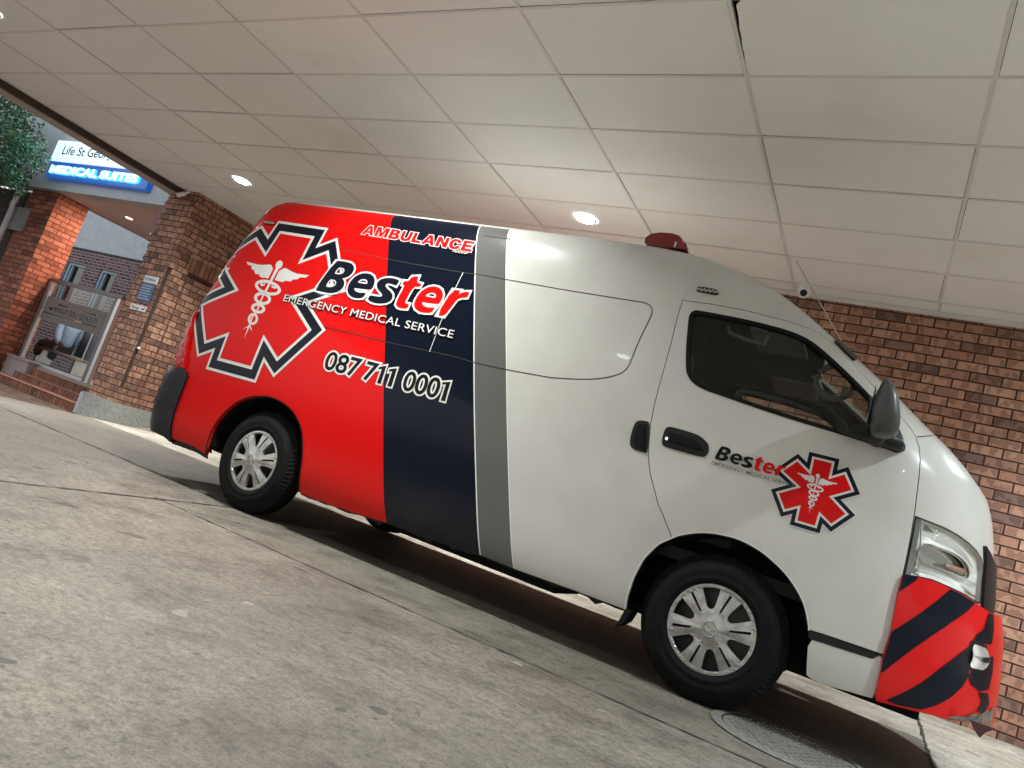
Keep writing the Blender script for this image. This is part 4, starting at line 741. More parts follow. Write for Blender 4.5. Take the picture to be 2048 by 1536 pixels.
# far building seen through the porch
fb = empty('courtyard_building', (-19, 12, 0), 'plum brick building with a plaster band and narrow blue framed windows, seen through the porch', 'building')
BY = 11.5
WIN = [(-21.22, -20.36, 1.3, 2.86), (-19.64, -18.90, .35, 2.86)]
fw = MB(); xs2 = [-26.0] + [q for a in WIN for q in a[:2]] + [-9.0]
fw.box(-26, WIN[0][0], BY, BY + .25, -.3, 3.322); fw.box(WIN[0][1], WIN[1][0], BY, BY + .25, -.3, 3.322); fw.box(WIN[1][1], -9.0, BY, BY + .25, -.3, 3.322)
for a, b, c, d in WIN: fw.box(a, b, BY, BY + .25, -.3, c); fw.box(a, b, BY, BY + .25, d, 3.322)
fw.build('wall', BR3, fb)
MB().box(-26, -9.0, BY - .004, BY + .25, 3.324, 6.4).build('plaster_band', plain('pale_plaster', (.56, .58, .60), .85, var=.10, scale=6), fb)
MB().box(-26, -9.0, BY - .012, BY - .0045, 3.27, 3.322).build('drip_course', plain('dark_drip', (.06, .045, .05), .8), fb)
M_WF = plain('window_frame_blue', (.30, .40, .48), .5); M_PANE = plain('dark_pane', (.014, .014, .016), .08, spec=.6)
for a, b, c, d in WIN:
    f = MB().box(a + .002, a + .10, BY + .03, BY + .12, c, d).box(b - .04, b - .002, BY + .03, BY + .12, c, d).box(a + .101, b - .041, BY + .03, BY + .12, d - .06, d).box(a + .101, b - .041, BY + .03, BY + .12, c, c + .06)
    f.box(a + .15, a + .21, BY + .05, BY + .11, c + .061, d - .061)
    wf = f.build('window', M_WF, fb)
    MB().box(a + .101, b - .041, BY + .125, BY + .14, c + .061, d - .061).build('pane', M_PANE, wf)
MB().box(-18.75, -17.9, BY - .03, BY - .013, .25, 1.15).build('wall_panel', plain('grey_panel', (.11, .11, .12), .5), fb)
MB().box(-18.82, -18.755, BY - .05, BY - .013, .18, 1.25).build('panel_trim', M_ALU, fb)

# illuminated sign on the fascia
sg = empty('illuminated_sign', (-12.0, FY - .05, 3.2), 'lit hospital sign, white upper panel and blue panel with glowing letters, on the porch fascia', 'sign')
k = N('sign_white_lit'); M_SWL = k.set((.8, .9, .9), .4, emit=(.66, .92, 1.0), es=.62)
k = N('sign_blue_lit'); M_SBL = k.set((.01, .05, .22), .35, emit=(.010, .09, .38), es=.55)
M_GLOW = plain('sign_letter_lit', (.8, .95, 1.), .4, emit=(.42, .88, 1.0), es=1.7)
MB().bbox(-13.45, -10.62, FY - .10, FY - .002, 3.535, 3.915, .006).build('white_panel', M_SWL, sg)
MB().bbox(-13.43, -10.60, FY - .09, FY - .002, 3.232, 3.53, .006).build('blue_panel', M_SBL, sg)
wall_text('lettering', "Life St George's", -13.18, -11.50, 3.665, .15, FY - .1025, plain('sign_ink', (.01, .03, .05), .5), sg, off=.012)
wall_text('glowing_lettering', 'MEDICAL SUITES', -13.27, -10.86, 3.318, .12, FY - .125, M_GLOW, sg, off=.085)
wall_text('letter_halo', 'MEDICAL SUITES', -13.27, -10.86, 3.318, .12, FY - .0925, plain('sign_halo', (.03, .3, .6), .4, emit=(.02, .38, .85), es=.9), sg, off=.16)
la = bpy.data.lights.new('sign_lamp', 'AREA'); la.shape = 'RECTANGLE'; la.size = 2.8; la.size_y = .6; la.energy = 26; la.color = (.42, .78, 1.)
o = bpy.data.objects.new('sign_lamp', la); col.objects.link(o); o.parent = sg; o.location = (0, -.10, .37); o.rotation_euler = (R(-90), 0, 0)

# glass gate
gt = empty('glass_gate', (-12, 7.0, .18), 'glass gate with aluminium posts and frosted band reading please use ramp, seen from behind', 'gate')
GY = 7.0
MB().box(-13.16, -13.08, GY - .03, GY + .03, .18, 1.60).build('post', M_ALU, gt); MB().box(-11.17, -11.09, GY - .03, GY + .03, .18, 1.60).build('post', M_ALU, gt)
MB().box(-13.20, -13.165, GY - .02, GY + .02, .18, 1.60).build('channel', M_ALUD, gt); MB().box(-11.26, -11.171, GY - .028, GY + .026, .20, 1.56).build('channel', M_ALUD, gt)
MB().box(-13.18, -11.07, GY - .035, GY + .035, 1.602, 1.665).build('top_rail', M_ALUD, gt)
MB().box(-13.079, -11.261, GY - .02, GY + .02, .18, .225).build('bottom_rail', M_ALU, gt)
MB().box(-13.079, -11.261, GY - .004, GY + .004, .226, 1.601).build('glass_pane', glass('gate_glass', (.86, .90, .90)), gt)
k = N('frosted_film'); kt = k.n('ShaderNodeBsdfTransparent'); kd = k.n('ShaderNodeBsdfTranslucent'); kd.inputs[0].default_value = (.55, .52, .50, 1)
k2 = k.n('ShaderNodeBsdfDiffuse'); k2.inputs[0].default_value = (.30, .275, .26, 1); ka = k.n('ShaderNodeMixShader'); ka.inputs[0].default_value = .45
k.l(k2.outputs[0], ka.inputs[1]); k.l(kd.outputs[0], ka.inputs[2]); k.l(ka.outputs[0], k.t.nodes['Material Output'].inputs[0])
bars = [(.95, 1.055), (1.075, 1.235), (1.26, 1.345)]
fm_ = MB()
for a, b in bars: fm_.box(-13.07, -11.27, GY - .0062, GY - .0044, a, b)
fm_.box(-13.07, -12.75, GY - .0062, GY - .0044, 1.2352, 1.2598).box(-12.35, -11.95, GY - .0062, GY - .0044, 1.2352, 1.2598).box(-11.55, -11.27, GY - .0062, GY - .0044, 1.2352, 1.2598).box(-11.42, -11.27, GY - .0062, GY - .0044, 1.0552, 1.0748)
fm_.build('frosted_band', k.mat, gt)
wall_text('lettering', 'PLEASE USE RAMP', -12.72, -11.50, 1.105, .095, GY - .0066, M_DEC_K, gt, mirror=True)
MB().add([(-12.93, GY - .0066, 1.140), (-12.85, GY - .0066, 1.140), (-12.85, GY - .0066, 1.158), (-12.93, GY - .0066, 1.158)], [(0, 1, 2, 3)]).add([(-12.86, GY - .0066, 1.105), (-12.79, GY - .0066, 1.149), (-12.86, GY - .0066, 1.193)], [(0, 1, 2)]).build('arrow', M_DEC_K, gt)
MB().box(-12.70, -12.36, GY - .0068, GY - .0064, 1.2400, 1.2560).box(-11.93, -11.57, GY - .0068, GY - .0064, 1.2400, 1.2560).box(-13.05, -12.1, GY - .0068, GY - .0064, 1.058, 1.071).box(-11.85, -11.45, GY - .0068, GY - .0064, 1.056, 1.074).build('printed_line', M_DEC_K, gt)

# bench and seated person behind the gate
bn = empty('low_bench', (-13.7, 8.0, .18), 'low slatted bench behind the glass gate', 'bench')
MB().bbox(-14.3, -12.9, 7.75, 8.15, .44, .48, .006).build('seat', plain('bench_timber', (.30, .25, .19), .6, var=.15), bn)
for x in (-14.2, -13.0): MB().bbox(x - .03, x + .03, 7.8, 8.1, .18, .438, .004).build('leg', M_STEEL, bn)
def skin(name, verts, edges, radii, root, mat, parent):
    me = bpy.data.meshes.new(name); me.from_pydata(verts, edges, []); me.update(); o = bpy.data.objects.new(name, me); link(o, parent)
    sk = o.modifiers.new('skin', 'SKIN'); sk.use_smooth_shade = True
    L = me.skin_vertices[0].data
    for i, r in enumerate(radii): L[i].radius = (r, r) if not isinstance(r, tuple) else r; L[i].use_root = (i == root)
    s2 = o.modifiers.new('sub', 'SUBSURF'); s2.levels = 2; s2.render_levels = 2
    dg = bpy.context.evaluated_depsgraph_get(); dg.update(); m2 = bpy.data.meshes.new_from_object(o.evaluated_get(dg))
    o.modifiers.clear(); o.data = m2; m2.materials.append(mat)
    m2.polygons.foreach_set('use_smooth', [True] * len(m2.polygons)); return o
pr_ = empty('person', (-13.75, 7.95, .18), 'person in a light blue striped shirt and black trousers seated behind the glass gate', 'person')
SKIN = plain('skin', (.22, .11, .07), .6); SHIRT = None
k = N('blue_shirt'); g = k.pos(); wv = k.n('ShaderNodeTexWave'); wv.inputs['Scale'].default_value = 9; k.l(g.outputs['Position'], wv.inputs['Vector']); wv.bands_direction = 'Z'
SHIRT = k.set(k.ramp(wv.outputs[0], [(.45, (.16, .34, .62)), (.60, (.42, .58, .80))]), .8)
TROU = plain('black_trousers', (.008, .008, .01), .85)
PX_, PYY = -13.72, 7.92
bv = [(PX_, PYY, .58), (PX_ + .02, PYY, .72), (PX_ + .03, PYY, .92), (PX_ + .02, PYY, 1.06), (PX_, PYY, 1.15), (PX_ - .02, PYY, 1.20), (PX_ - .03, PYY, 1.31), (PX_ - .03, PYY, 1.39),
      (PX_ + .02, PYY - .19, 1.03), (PX_ + .14, PYY - .24, .80), (PX_ + .26, PYY - .26, .60), (PX_ + .02, PYY + .19, 1.03), (PX_ - .03, PYY + .23, .80), (PX_ - .2, PYY + .16, .68),
      (PX_ - .02, PYY - .1, .56), (PX_ - .42, PYY - .14, .56), (PX_ - .44, PYY - .14, .28), (PX_ - .02, PYY + .1, .56), (PX_ - .42, PYY + .14, .56), (PX_ - .44, PYY + .14, .28)]
be = [(0, 1), (1, 2), (2, 3), (3, 4), (4, 5), (5, 6), (6, 7), (3, 8), (8, 9), (9, 10), (3, 11), (11, 12), (12, 13), (0, 14), (14, 15), (15, 16), (0, 17), (17, 18), (18, 19)]
skin('body', bv, be, [.13, .12, .13, .12, .06, .055, .095, .07, .055, .045, .032, .055, .045, .032, .085, .065, .05, .085, .065, .05], 0, SKIN, pr_)
skin('shirt', bv[:4] + [bv[8], bv[9], (PX_ + .24, PYY - .255, .64), bv[11], bv[12], (PX_ - .16, PYY + .18, .70)], [(0, 1), (1, 2), (2, 3), (3, 4), (4, 5), (5, 6), (3, 7), (7, 8), (8, 9)], [.15, .145, .15, .13, .072, .066, .06, .072, .066, .06], 0, SHIRT, pr_)
skin('trousers', [(PX_, PYY, .57)] + bv[14:20], [(0, 1), (1, 2), (2, 3), (0, 4), (4, 5), (5, 6)], [.135, .10, .085, .07, .10, .085, .07], 0, TROU, pr_)
hr = MB().lathe([(.001, .115), (.05, .105), (.09, .065), (.105, .01), (.10, -.04), (.085, -.06)], (PX_ - .02, PYY, 1.33), n=18).build('hair', plain('dark_hair', (.012, .009, .008), .6), pr_)
fc = MB().add([(PX_ - .135, PYY, 1.315), (PX_ - .118, PYY - .015, 1.30), (PX_ - .118, PYY + .015, 1.30), (PX_ - .115, PYY, 1.345)], [(0, 1, 3), (0, 3, 2), (0, 2, 1)]).build('nose', SKIN, pr_)
for s in (-1, 1):
    MB().lathe([(.001, -.008), (.008, -.003), (.008, .003), (.001, .008)], (PX_ - .118, PYY + s * .032, 1.335), axis='x', n=10).build('eye', M_BLACK, pr_)
    hx, hy, hz = (PX_ + .27, PYY - .265, .575) if s < 0 else (PX_ - .22, PYY + .15, .665)
    hd = [(hx, hy, hz + .02), (hx + .01, hy, hz - .03)] + [(hx + .005 + .018 * (q - 1.5), hy - .012, hz - .085 - .01 * (q in (1, 2))) for q in range(4)] + [(hx + .05, hy, hz - .045)]
    skin('hand', hd, [(0, 1), (1, 2), (1, 3), (1, 4), (1, 5), (0, 6)], [.026, .03, .009, .009, .009, .009, .010], 0, SKIN, pr_)

# tree at the top left edge
tr = empty('tree', (-15.3, 5.75, -.25), 'dark green leafy tree at the top left edge in front of the lit fascia', 'tree')
tk = MB(); tk.tube([(-15.3, 5.75, -.26), (-15.28, 5.74, .9), (-15.15, 5.72, 1.9), (-14.95, 5.7, 2.8), (-14.7, 5.7, 3.6), (-14.5, 5.7, 4.3)], [.14, .11, .095, .075, .05, .02], n=12)
for q in range(9):
    a = random.uniform(0, 6.28); z0 = 2.2 + q * .2; b0 = Vector((-15.1 + q * .06, 5.72, z0)); b1 = b0 + Vector((math.cos(a) * .7, math.sin(a) * .5, random.uniform(.2, .6))); b2 = b1 + Vector((math.cos(a) * .45, math.sin(a) * .3, random.uniform(-.1, .35)))
    tk.tube([b0, b1, b2], [.035, .02, .006], n=7)
tk.build('trunk', plain('bark', (.09, .065, .045), .9, var=.3, scale=30), tr)
LV = []; LF = []
def leaf(p, s):
    u = Vector((random.gauss(0, 1), random.gauss(0, 1), random.gauss(0, 1))).normalized(); v = u.cross(Vector((random.gauss(0, 1), random.gauss(0, 1), random.gauss(0, 1)))).normalized(); nn = u.cross(v)
    b = len(LV); LV.extend([p - u * s, p + v * s * .42 + nn * s * .1, p + u * s, p - v * s * .42 + nn * s * .1]); LF.append((b, b + 1, b + 2)); LF.append((b, b + 2, b + 3))
clumps = []
for q in range(150):
    while True:
        d = Vector((random.uniform(-1, 1), random.uniform(-1, 1), random.uniform(-1, 1)))
        if .25 < d.length < 1: break
    p = Vector((-14.55 + d.x * 1.62, 5.72 + d.y * .62, 3.30 + d.z * 1.12))
    if p.x > -13.0 and p.z < 2.5: continue
    clumps.append((p, random.uniform(.13, .27)))
for q in range(26): clumps.append((Vector((random.uniform(-13.75, -12.85), random.uniform(5.35, 6.0), random.uniform(2.75, 3.75))), random.uniform(.10, .20)))
for q in range(14): clumps.append((Vector((random.uniform(-14.2, -13.3), random.uniform(5.35, 6.0), random.uniform(2.05, 2.6))), random.uniform(.10, .18)))
for p, r in clumps:
    for q in range(int(62 * (r / .2) ** 2)):
        d = Vector((random.gauss(0, 1), random.gauss(0, 1), random.gauss(0, 1))).normalized() * r * random.uniform(.45, 1.05); leaf(p + d, random.uniform(.026, .048))
k = N('leaves'); g = k.pos(); nz = k.noise(g.outputs['Position'], 7, 3); ML = k.set(k.ramp(nz, [(.25, (.010, .040, .012)), (.55, (.035, .10, .026)), (.8, (.085, .17, .045))]), .42)
obj('crown', LV, LF, ML, tr)

# manhole cover
MX, MY, MR = -.15, 3.557, .312
mh = empty('manhole_cover', (MX, MY, zg(MX, MY)), 'worn round iron manhole cover with raised studs in the slab by the front wheel', 'manhole cover')
M_IRON = plain('cast_iron', (.17, .160, .148), .65, .2, var=.35, scale=45); M_IROND = plain('cast_iron_dirt', (.03, .026, .022), .9, var=.3, scale=40)
zz = zg(MX, MY) + .004
MB().lathe([(.29, .004), (.312, .006), (.33, .004), (.335, .0)], (MX, MY, zz), n=64).build('frame', M_IRON, mh)
MB().lathe([(.001, .0005), (.29, .0005)], (MX, MY, zz), n=64).build('gap', M_IROND, mh)
MB().lathe([(.001, .003), (.278, .003), (.281, .001)], (MX, MY, zz), n=64).build('lid', M_IRON, mh)
sd = MB()
for i in range(-8, 9):
    for j in range(-8, 9):
        x, y = i * .034 + (j % 2) * .017, j * .034; r = math.hypot(x, y)
        if r > .262 or (abs(x) < .085 and abs(y) < .05) : continue
        a = .0085 + random.uniform(-.002, .002); b = .0045
        if (i + j) % 2: a, b = b * 1.3, a
        sd.box(MX + x - a, MX + x + a, MY + y - b, MY + y + b, zz + .003, zz + .008)
for q in range(5): sd.box(MX - .07 + q * .03, MX - .052 + q * .03, MY - .026, MY + .024, zz + .003, zz + .007)
sd.build('studs', M_IRON, mh)

# ================================================================== AMBULANCE
van = empty('ambulance', (-2.2, YC, 0), 'white red and navy high roof ambulance van with a red roof beacon under the canopy', 'ambulance')

def paint_mat():
    k = N('livery_paint'); tc = k.n('ShaderNodeTexCoord'); g = k.pos(); sp = k.n('ShaderNodeSeparateXYZ'); k.l(g.outputs['Position'], sp.inputs[0]); x, z = sp.outputs[0], sp.outputs[2]
    def bound(x0, z0, lo, hi):       # signed distance along x from a slanting livery edge
        dz = k.math('SUBTRACT', z, z0); up = k.math('MAXIMUM', dz, 0.); dn = k.math('MINIMUM', dz, 0.)
        xx = k.math('ADD', k.math('MULTIPLY_ADD', up, hi, k.math('MULTIPLY', dn, lo)), x0)
        return k.math('SUBTRACT', x, xx)
    r = bound(-2.9785, 1.3622, -.4252, -.4695); n_ = bound(-2.2672, 1.3001, -.4133, -.4220); s = bound(-2.0584, 1.3446, -.4000, -.4235)
    nz = k.noise(g.outputs['Position'], 260, 2); silver = k.ramp(nz, [(.3, (.088, .086, .082)), (.7, (.115, .113, .108))])
    lowdirt = k.noise(g.outputs['Position'], 5, 5); 
    c = k.mix(k.math('GREATER_THAN', r, 0.), (.52, .0030, .0028), (.0026, .0048, .0115))
    c = k.mix(k.math('GREATER_THAN', n_, -.004), c, (.66, .655, .63))
    c = k.mix(k.math('GREATER_THAN', n_, .004), c, silver)
    c = k.mix(k.math('GREATER_THAN', s, -.003), c, (.66, .655, .63))
    rf = k.math('GREATER_THAN', z, 2.238)
    white = k.ramp(lowdirt, [(.3, (.475, .460, .428)), (.7, (.515, .502, .472))])
    c = k.mix(k.math('GREATER_THAN', s, .003), c, white)
    # road film near the sill
    dirt = k.math('MULTIPLY', k.math('SUBTRACT', .62, z, clamp=True), k.math('MULTIPLY', lowdirt, .55))
    c = k.mix(k.math('MULTIPLY', dirt, 1.0, clamp=True), c, (.16, .13, .10))
    c = k.mix(rf, c, white)
    k.bump(k.noise(g.outputs['Position'], 2.6, 2), .10, .012)
    return k.set(c, .25, coat=.08, spec=.10)
PAINT = paint_mat()
def white_paint():
    k = N('white_paint'); g = k.pos(); sp = k.n('ShaderNodeSeparateXYZ'); k.l(g.outputs['Position'], sp.inputs[0]); nz = k.noise(g.outputs['Position'], 5, 5)
    c = k.ramp(nz, [(.3, (.475, .460, .428)), (.7, (.515, .502, .472))])
    dirt = k.math('MULTIPLY', k.math('SUBTRACT', .62, sp.outputs[2], clamp=True), k.math('MULTIPLY', nz, .55))
    k.bump(k.noise(g.outputs['Position'], 2.6, 2), .10, .012)
    return k.set(k.mix(dirt, c, (.16, .13, .10)), .28, coat=.28, spec=.3)
WPAINT = white_paint()

Dd = DATA
WS0, WS1 = 1.33, 2.05
def ws_edge(z): return interp(XF, z) - AF + HW * (.80 - .06 * (z - 1.33) / .67)
zc = lambda a, b, n: [a + (b - a) * i / n for i in range(n + 1)]
def L2(k): return [tuple(p) for p in Dd[k]]
body = []
body += [(tmin(.34), .34), (-5.0, .31), (-4.72, .28)] + L2('rearlow')[:-1] + L2('arch_r') + L2('sill') + L2('arch_f_rear')[::-1]
body += L2('door_b')[::-1][1:] + L2('door_top')[::-1][1:] + L2('door_front')[::-1] + [(.14, .36), (.5, .36), (tmax(.36), .36)]
body += [(tmax(z), z) for z in zc(.5, WS0, 8)] + [(ws_edge(z), z) for z in zc(WS0, WS1, 8)] + [(tmax(z), z) for z in zc(WS1, 2.335, 10)]
body += [(tmin(z), z) for z in zc(2.335, .5, 22)]
conform('body_shell', [flat([body, L2('head')])], 0., PAINT, van, step=.075, rim=.022, sides=(1, -1))
conform('body_lining', [flat([body, inset(L2('head'), -.012)])], -.045, M_INT, van, step=.16, sides=(1, -1))
dpoly = L2('door_b') + L2('arch_f')[1:] + L2('door_bot')[1:] + L2('door_front')[1:] + L2('door_top')[1:-1]
winp = smooth_closed(L2('win'), 2)
dins = inset(dpoly, .0042)
for sd in (1, -1):
    fdr = conform('front_door', [flat([dins, winp])], 0., WPAINT, van, step=.075, rim=.022, sides=(sd,))
    conform('window_seal', [flat([inset(winp, -.003), inset(winp, .017)])], .003, M_RUB, fdr, step=.08, rim=.02, sides=(sd,))
    conform('window_glass', [flat([inset(winp, .014)])], -.012, glass('cab_glass', (.82, .87, .84)), fdr, step=.1, sides=(sd,))
    conform('mirror_sail', [flat([L2('sail')])], .007, M_BLACK, fdr, step=.06, rim=.02, sides=(sd,))
    conform('door_lining', [flat([dins, inset(winp, -.03)])], -.05, M_INT, fdr, step=.16, sides=(sd,))
    if sd == 1: DOOR = fdr
    dl = dpoly + [dpoly[0]]
    conform('door_gap', [ribbon(dl, .018)], -.0045, M_GROOVE, van, step=.08, sides=(sd,))
wsp = [(tmax(z) + .0, z) for z in zc(WS1, WS0, 8)] + [(ws_edge(z), z) for z in zc(WS0, WS1, 8)]
conform('windscreen', [flat([wsp])], -.004, glass('windscreen_glass', (.90, .90, .80), cap=.25), van, step=.08, sides=(1, -1))
# panel gaps and pressings
def gap(name, keys, wd, mat=M_GROOVE, off=.0016, parent=van):
    src = []
    for kk in keys: src.append(ribbon(catmull(L2(kk), 5), wd))
    return conform(name, src, off, mat, parent, step=.08)
gap('panel_gap', ['g_top', 'g_front', 'g_low', 'g_rear'], .0048)
gap('sliding_door_gap', ['g_slide2', 'g_fuel'], .0035)
gap('sliding_door_edge', ['g_slide'], .0048, M_DEC_W, .0042)
gap('roof_seam', ['g_seam'], .004, plain('seam_sealer', (.50, .49, .46), .5))
gap('roof_rail_line', ['g_roofline', 'hoodline'], .004)
# door furniture
hd_ = smooth_closed(L2('handle'), 2)
conform('door_handle', [flat([hd_])], .004, M_BLACK, DOOR, step=.03, rim=.012)
hi = inset(hd_, .020)
hdl = conform('handle_pull', [flat([inset(hd_, .032)])], .017, M_RUB, DOOR, step=.03, rim=.014)
lk = Vector(S(*L2('lock')[0])); 
MB().lathe([(.001, -.012), (.009, -.012), (.011, -.008), (.011, .0)], (lk.x, lk.y, lk.z), axis='y', n=18).build('lock', M_CHROME, DOOR)
conform('sliding_door_handle', [flat([smooth_closed(L2('handle_slide'), 2)])], .004, M_BLACK, van, step=.03, rim=.012)
hs = L2('handle_slide')
conform('sliding_handle_pull', [flat([inset(smooth_closed(hs, 2), .022)])], .015, M_RUB, van, step=.03, rim=.012)
conform('lower_trim', [flat([L2('trim')])], .006, M_BLACK, van, step=.06, rim=.02)
conform('step_panel', [flat([smooth_closed(L2('steppanel'), 1)])], .004, WPAINT, van, step=.06, rim=.03)
# black underside edge, uneven
sl_ = L2('sill'); SV = []
lip = [(p[0], p[1] + .004) for p in catmull(sl_, 8)]
und = [(t, z - .018 - .012 * noise.noise(Vector((t * 9, 0, 3))) - (.02 if random.random() < .12 else 0)) for t, z in lip]
conform('sill_edge', [flat([lip + und[::-1]])], -.012, M_BLACK, van, step=.08)
rl = catmull([(-4.56, .262)] + L2('rearlow')[1:], 6)
conform('rear_valance', [flat([rl + [(t, z - .045 + .02 * abs(t + 4.35)) for t, z in rl][::-1]])], -.02, M_BLACK, van, step=.08)
# wheel arch lips and liners
def arc_liner(name, cx, r, y0, y1, a0, a1, n=28):
    V = []; F = []
    for i in range(n + 1):
        a = a0 + (a1 - a0) * i / n
        for y in (y0, y1): V.append((cx + r * math.cos(a), y, .335 + r * math.sin(a)))
    for i in range(n): F.append((2 * i, 2 * i + 1, 2 * i + 3, 2 * i + 2))
    b = len(V); V.append((cx, y1, .335)); 
    for i in range(n): F.append((b, 2 * i + 1, 2 * i + 3))
    return obj(name, V, F, M_RUB, van, smooth=False)
for cx in (-.59, -3.70):
    arc_liner('arch_liner', cx, .44, YS + .03, YS + .36, R(-3), R(183))
gap_l = ribbon(catmull(L2('arch_r'), 5), .008)
conform('arch_lip', [ribbon(catmull(inset(L2('arch_r'), .0), 4), .010)], .0045, M_RUB, van, step=.08)
conform('arch_lip', [ribbon(catmull(L2('arch_f_rear')[::-1] + L2('arch_f')[1:], 4), .007)], .0035, plain('arch_lip_white', (.60, .59, .57), .4), van, step=.08)
# mud flaps behind the wheels
MB().prism([(-.995, .30), (-.965, .30), (-.985, .235), (-1.02, .20)], 'y', YS + .02, YS + .16).build('mud_flap', M_RUB, van)
# chassis
ch = MB(); ch.box(-4.75, .30, YS + .32, 2 * YC - YS - .32, .27, .56); ch.box(-3.1, -1.05, YS + .10, 2 * YC - YS - .10, .30, .50)
ch.box(-2.6, -1.5, YS + .35, YS + .75, .20, .28); ch.tube([(-4.6, YS + .5, .30), (-2.7, YS + .5, .27)], .06)
ch.tube([(-3.7, YS + .1, .33), (-3.7, 2 * YC - YS - .1, .33)], .06); ch.tube([(-.59, YS + .1, .31), (-.59, 2 * YC - YS - .1, .31)], .045)
ch.build('chassis', M_RUB, van)

# headlight
def off_poly(p, d): return flat([inset(p, d)])
hp = L2('head')
HL = empty('headlight', (.35, 3.7, .95), None, None); HL.parent = van; HL.location = Vector((.35, 3.7, .95)) - van.location
hlw = Vector((.35, 3.7, .95))
class _P: pass
def reparent(o): 
    o.parent = HL; o.location = -hlw; return o
k = N('lamp_reflector'); g = k.pos(); mp = k.n('ShaderNodeMapping'); k.l(g.outputs['Position'], mp.inputs[0]); mp.inputs['Scale'].default_value = (7, 7, 26)
nz = k.noise(mp.outputs[0], 1., 1.5, .5); k.bump(nz, .55, .03); M_REFL = k.set(k.ramp(nz, [(.3, (.62, .62, .58)), (.7, (.90, .90, .86))]), .25, .10)
reparent(conform('housing', [flat([inset(hp, -.002), inset(smooth_closed(L2('bowl'), 2), .001)])], -.020, M_REFL, None, step=.03, rim=-.019))
reparent(conform('reflector_bowl', [flat([smooth_closed(L2('bowl'), 2)])], -.010, plain('lamp_bowl', (.88, .88, .86), .10, .85), None, step=.015, rim=0, offf=lambda t, z: -.019 - .032 * max(0, 1 - ((t - .30) / .14) ** 2 - ((z - .95) / .07) ** 2)))
bu = L2('bulb'); bc_ = (sum(p[0] for p in bu) / len(bu), sum(p[1] for p in bu) / len(bu)); bp = Vector(S(*bc_)) - van_n(*bc_) * .012; bt_ = (Vector(S(bc_[0] + .05, bc_[1])) - Vector(S(*bc_))).normalized()
reparent(MB().tube([bp - bt_ * .055, bp - bt_ * .04, bp + bt_ * .045, bp + bt_ * .06], [.006, .014, .017, .008], n=16).build('indicator_bulb', plain('amber_bulb', (.26, .15, .11), .2, coat=.5), None))
LF_ = plain('lamp_facet', (.20, .20, .19), .3, .3)
reparent(conform('facet', [flat([[(.158, 1.088), (.205, 1.062), (.150, 1.058)]]), flat([[(.140, .868), (.148, .925), (.178, .862)]])], -.0185, LF_, None, step=.03))
reparent(conform('upper_highlight', [flat([[(.215, 1.068), (.31, 1.052), (.40, 1.015), (.455, .975), (.40, .995), (.31, 1.022), (.20, 1.035)]])], -.0185, plain('lamp_highlight', (.9, .9, .9), .12, .6), None, step=.02, rim=.001))  # pale crescent painted in as a highlight inside the lamp
reparent(conform('lower_reflector', [flat([[(.165, .905), (.26, .905), (.38, .890), (.46, .870), (.46, .858), (.38, .873), (.26, .888), (.17, .885)]])], -.0185, plain('lamp_chrome_strip', (.85, .85, .84), .15, .7), None, step=.02, rim=.001))
reparent(conform('bowl_rim', [flat([inset(smooth_closed(L2('bowl'), 2), -.004), inset(smooth_closed(L2('bowl'), 2), .002)])], -.003, M_CHROME, None, step=.03, rim=.008))
reparent(conform('side_strip', [flat([L2('head_strip')])], -.006, plain('lamp_side_grey', (.15, .16, .155), .35), None, step=.03))
reparent(conform('lens_rim', [flat([inset(hp, -.001), inset(hp, .0045)])], .0025, M_RUB, None, step=.05))
cl = [(.155, .872), (.20, .885), (.30, .878), (.42, .862), (.47, .858)]
reparent(conform('lens_rib', [ribbon(catmull(cl, 5), .006), ribbon(catmull([(.135, 1.07), (.15, .98), (.152, .89)], 5), .006)], -.005, M_CHROME, None, step=.05))
k = N('lamp_lens_clear'); tr_ = k.n('ShaderNodeBsdfTransparent'); tr_.inputs[0].default_value = (.93, .94, .93, 1); gl_ = k.n('ShaderNodeBsdfGlossy'); gl_.inputs['Roughness'].default_value = .03
mx_ = k.n('ShaderNodeMixShader'); g = k.pos(); nz = k.noise(g.outputs['Position'], 55, 3); bm_ = k.n('ShaderNodeBump'); bm_.inputs['Strength'].default_value = .08; bm_.inputs['Distance'].default_value = .004; k.l(nz, bm_.inputs['Height']); k.l(bm_.outputs[0], gl_.inputs['Normal'])
k.l(schlick(k, .045, .28), mx_.inputs[0]); k.l(tr_.outputs[0], mx_.inputs[1]); k.l(gl_.outputs[0], mx_.inputs[2]); k.l(mx_.outputs[0], k.t.nodes['Material Output'].inputs[0])
reparent(conform('lens', [flat([inset(hp, .001)])], .001, k.mat, None, step=.04))
conform('grille', [flat([L2('grille')[:1] + [(.66, 1.03), (.80, 1.03), (tmax(1.03), 1.03)] + [(tmax(z), z) for z in (.98, .92, .86, .82)] + [(.75, .81), (.56, .81)] + L2('grille')[6:]])], .014, M_BLACK, van, step=.05, rim=.03, sides=(1, -1))

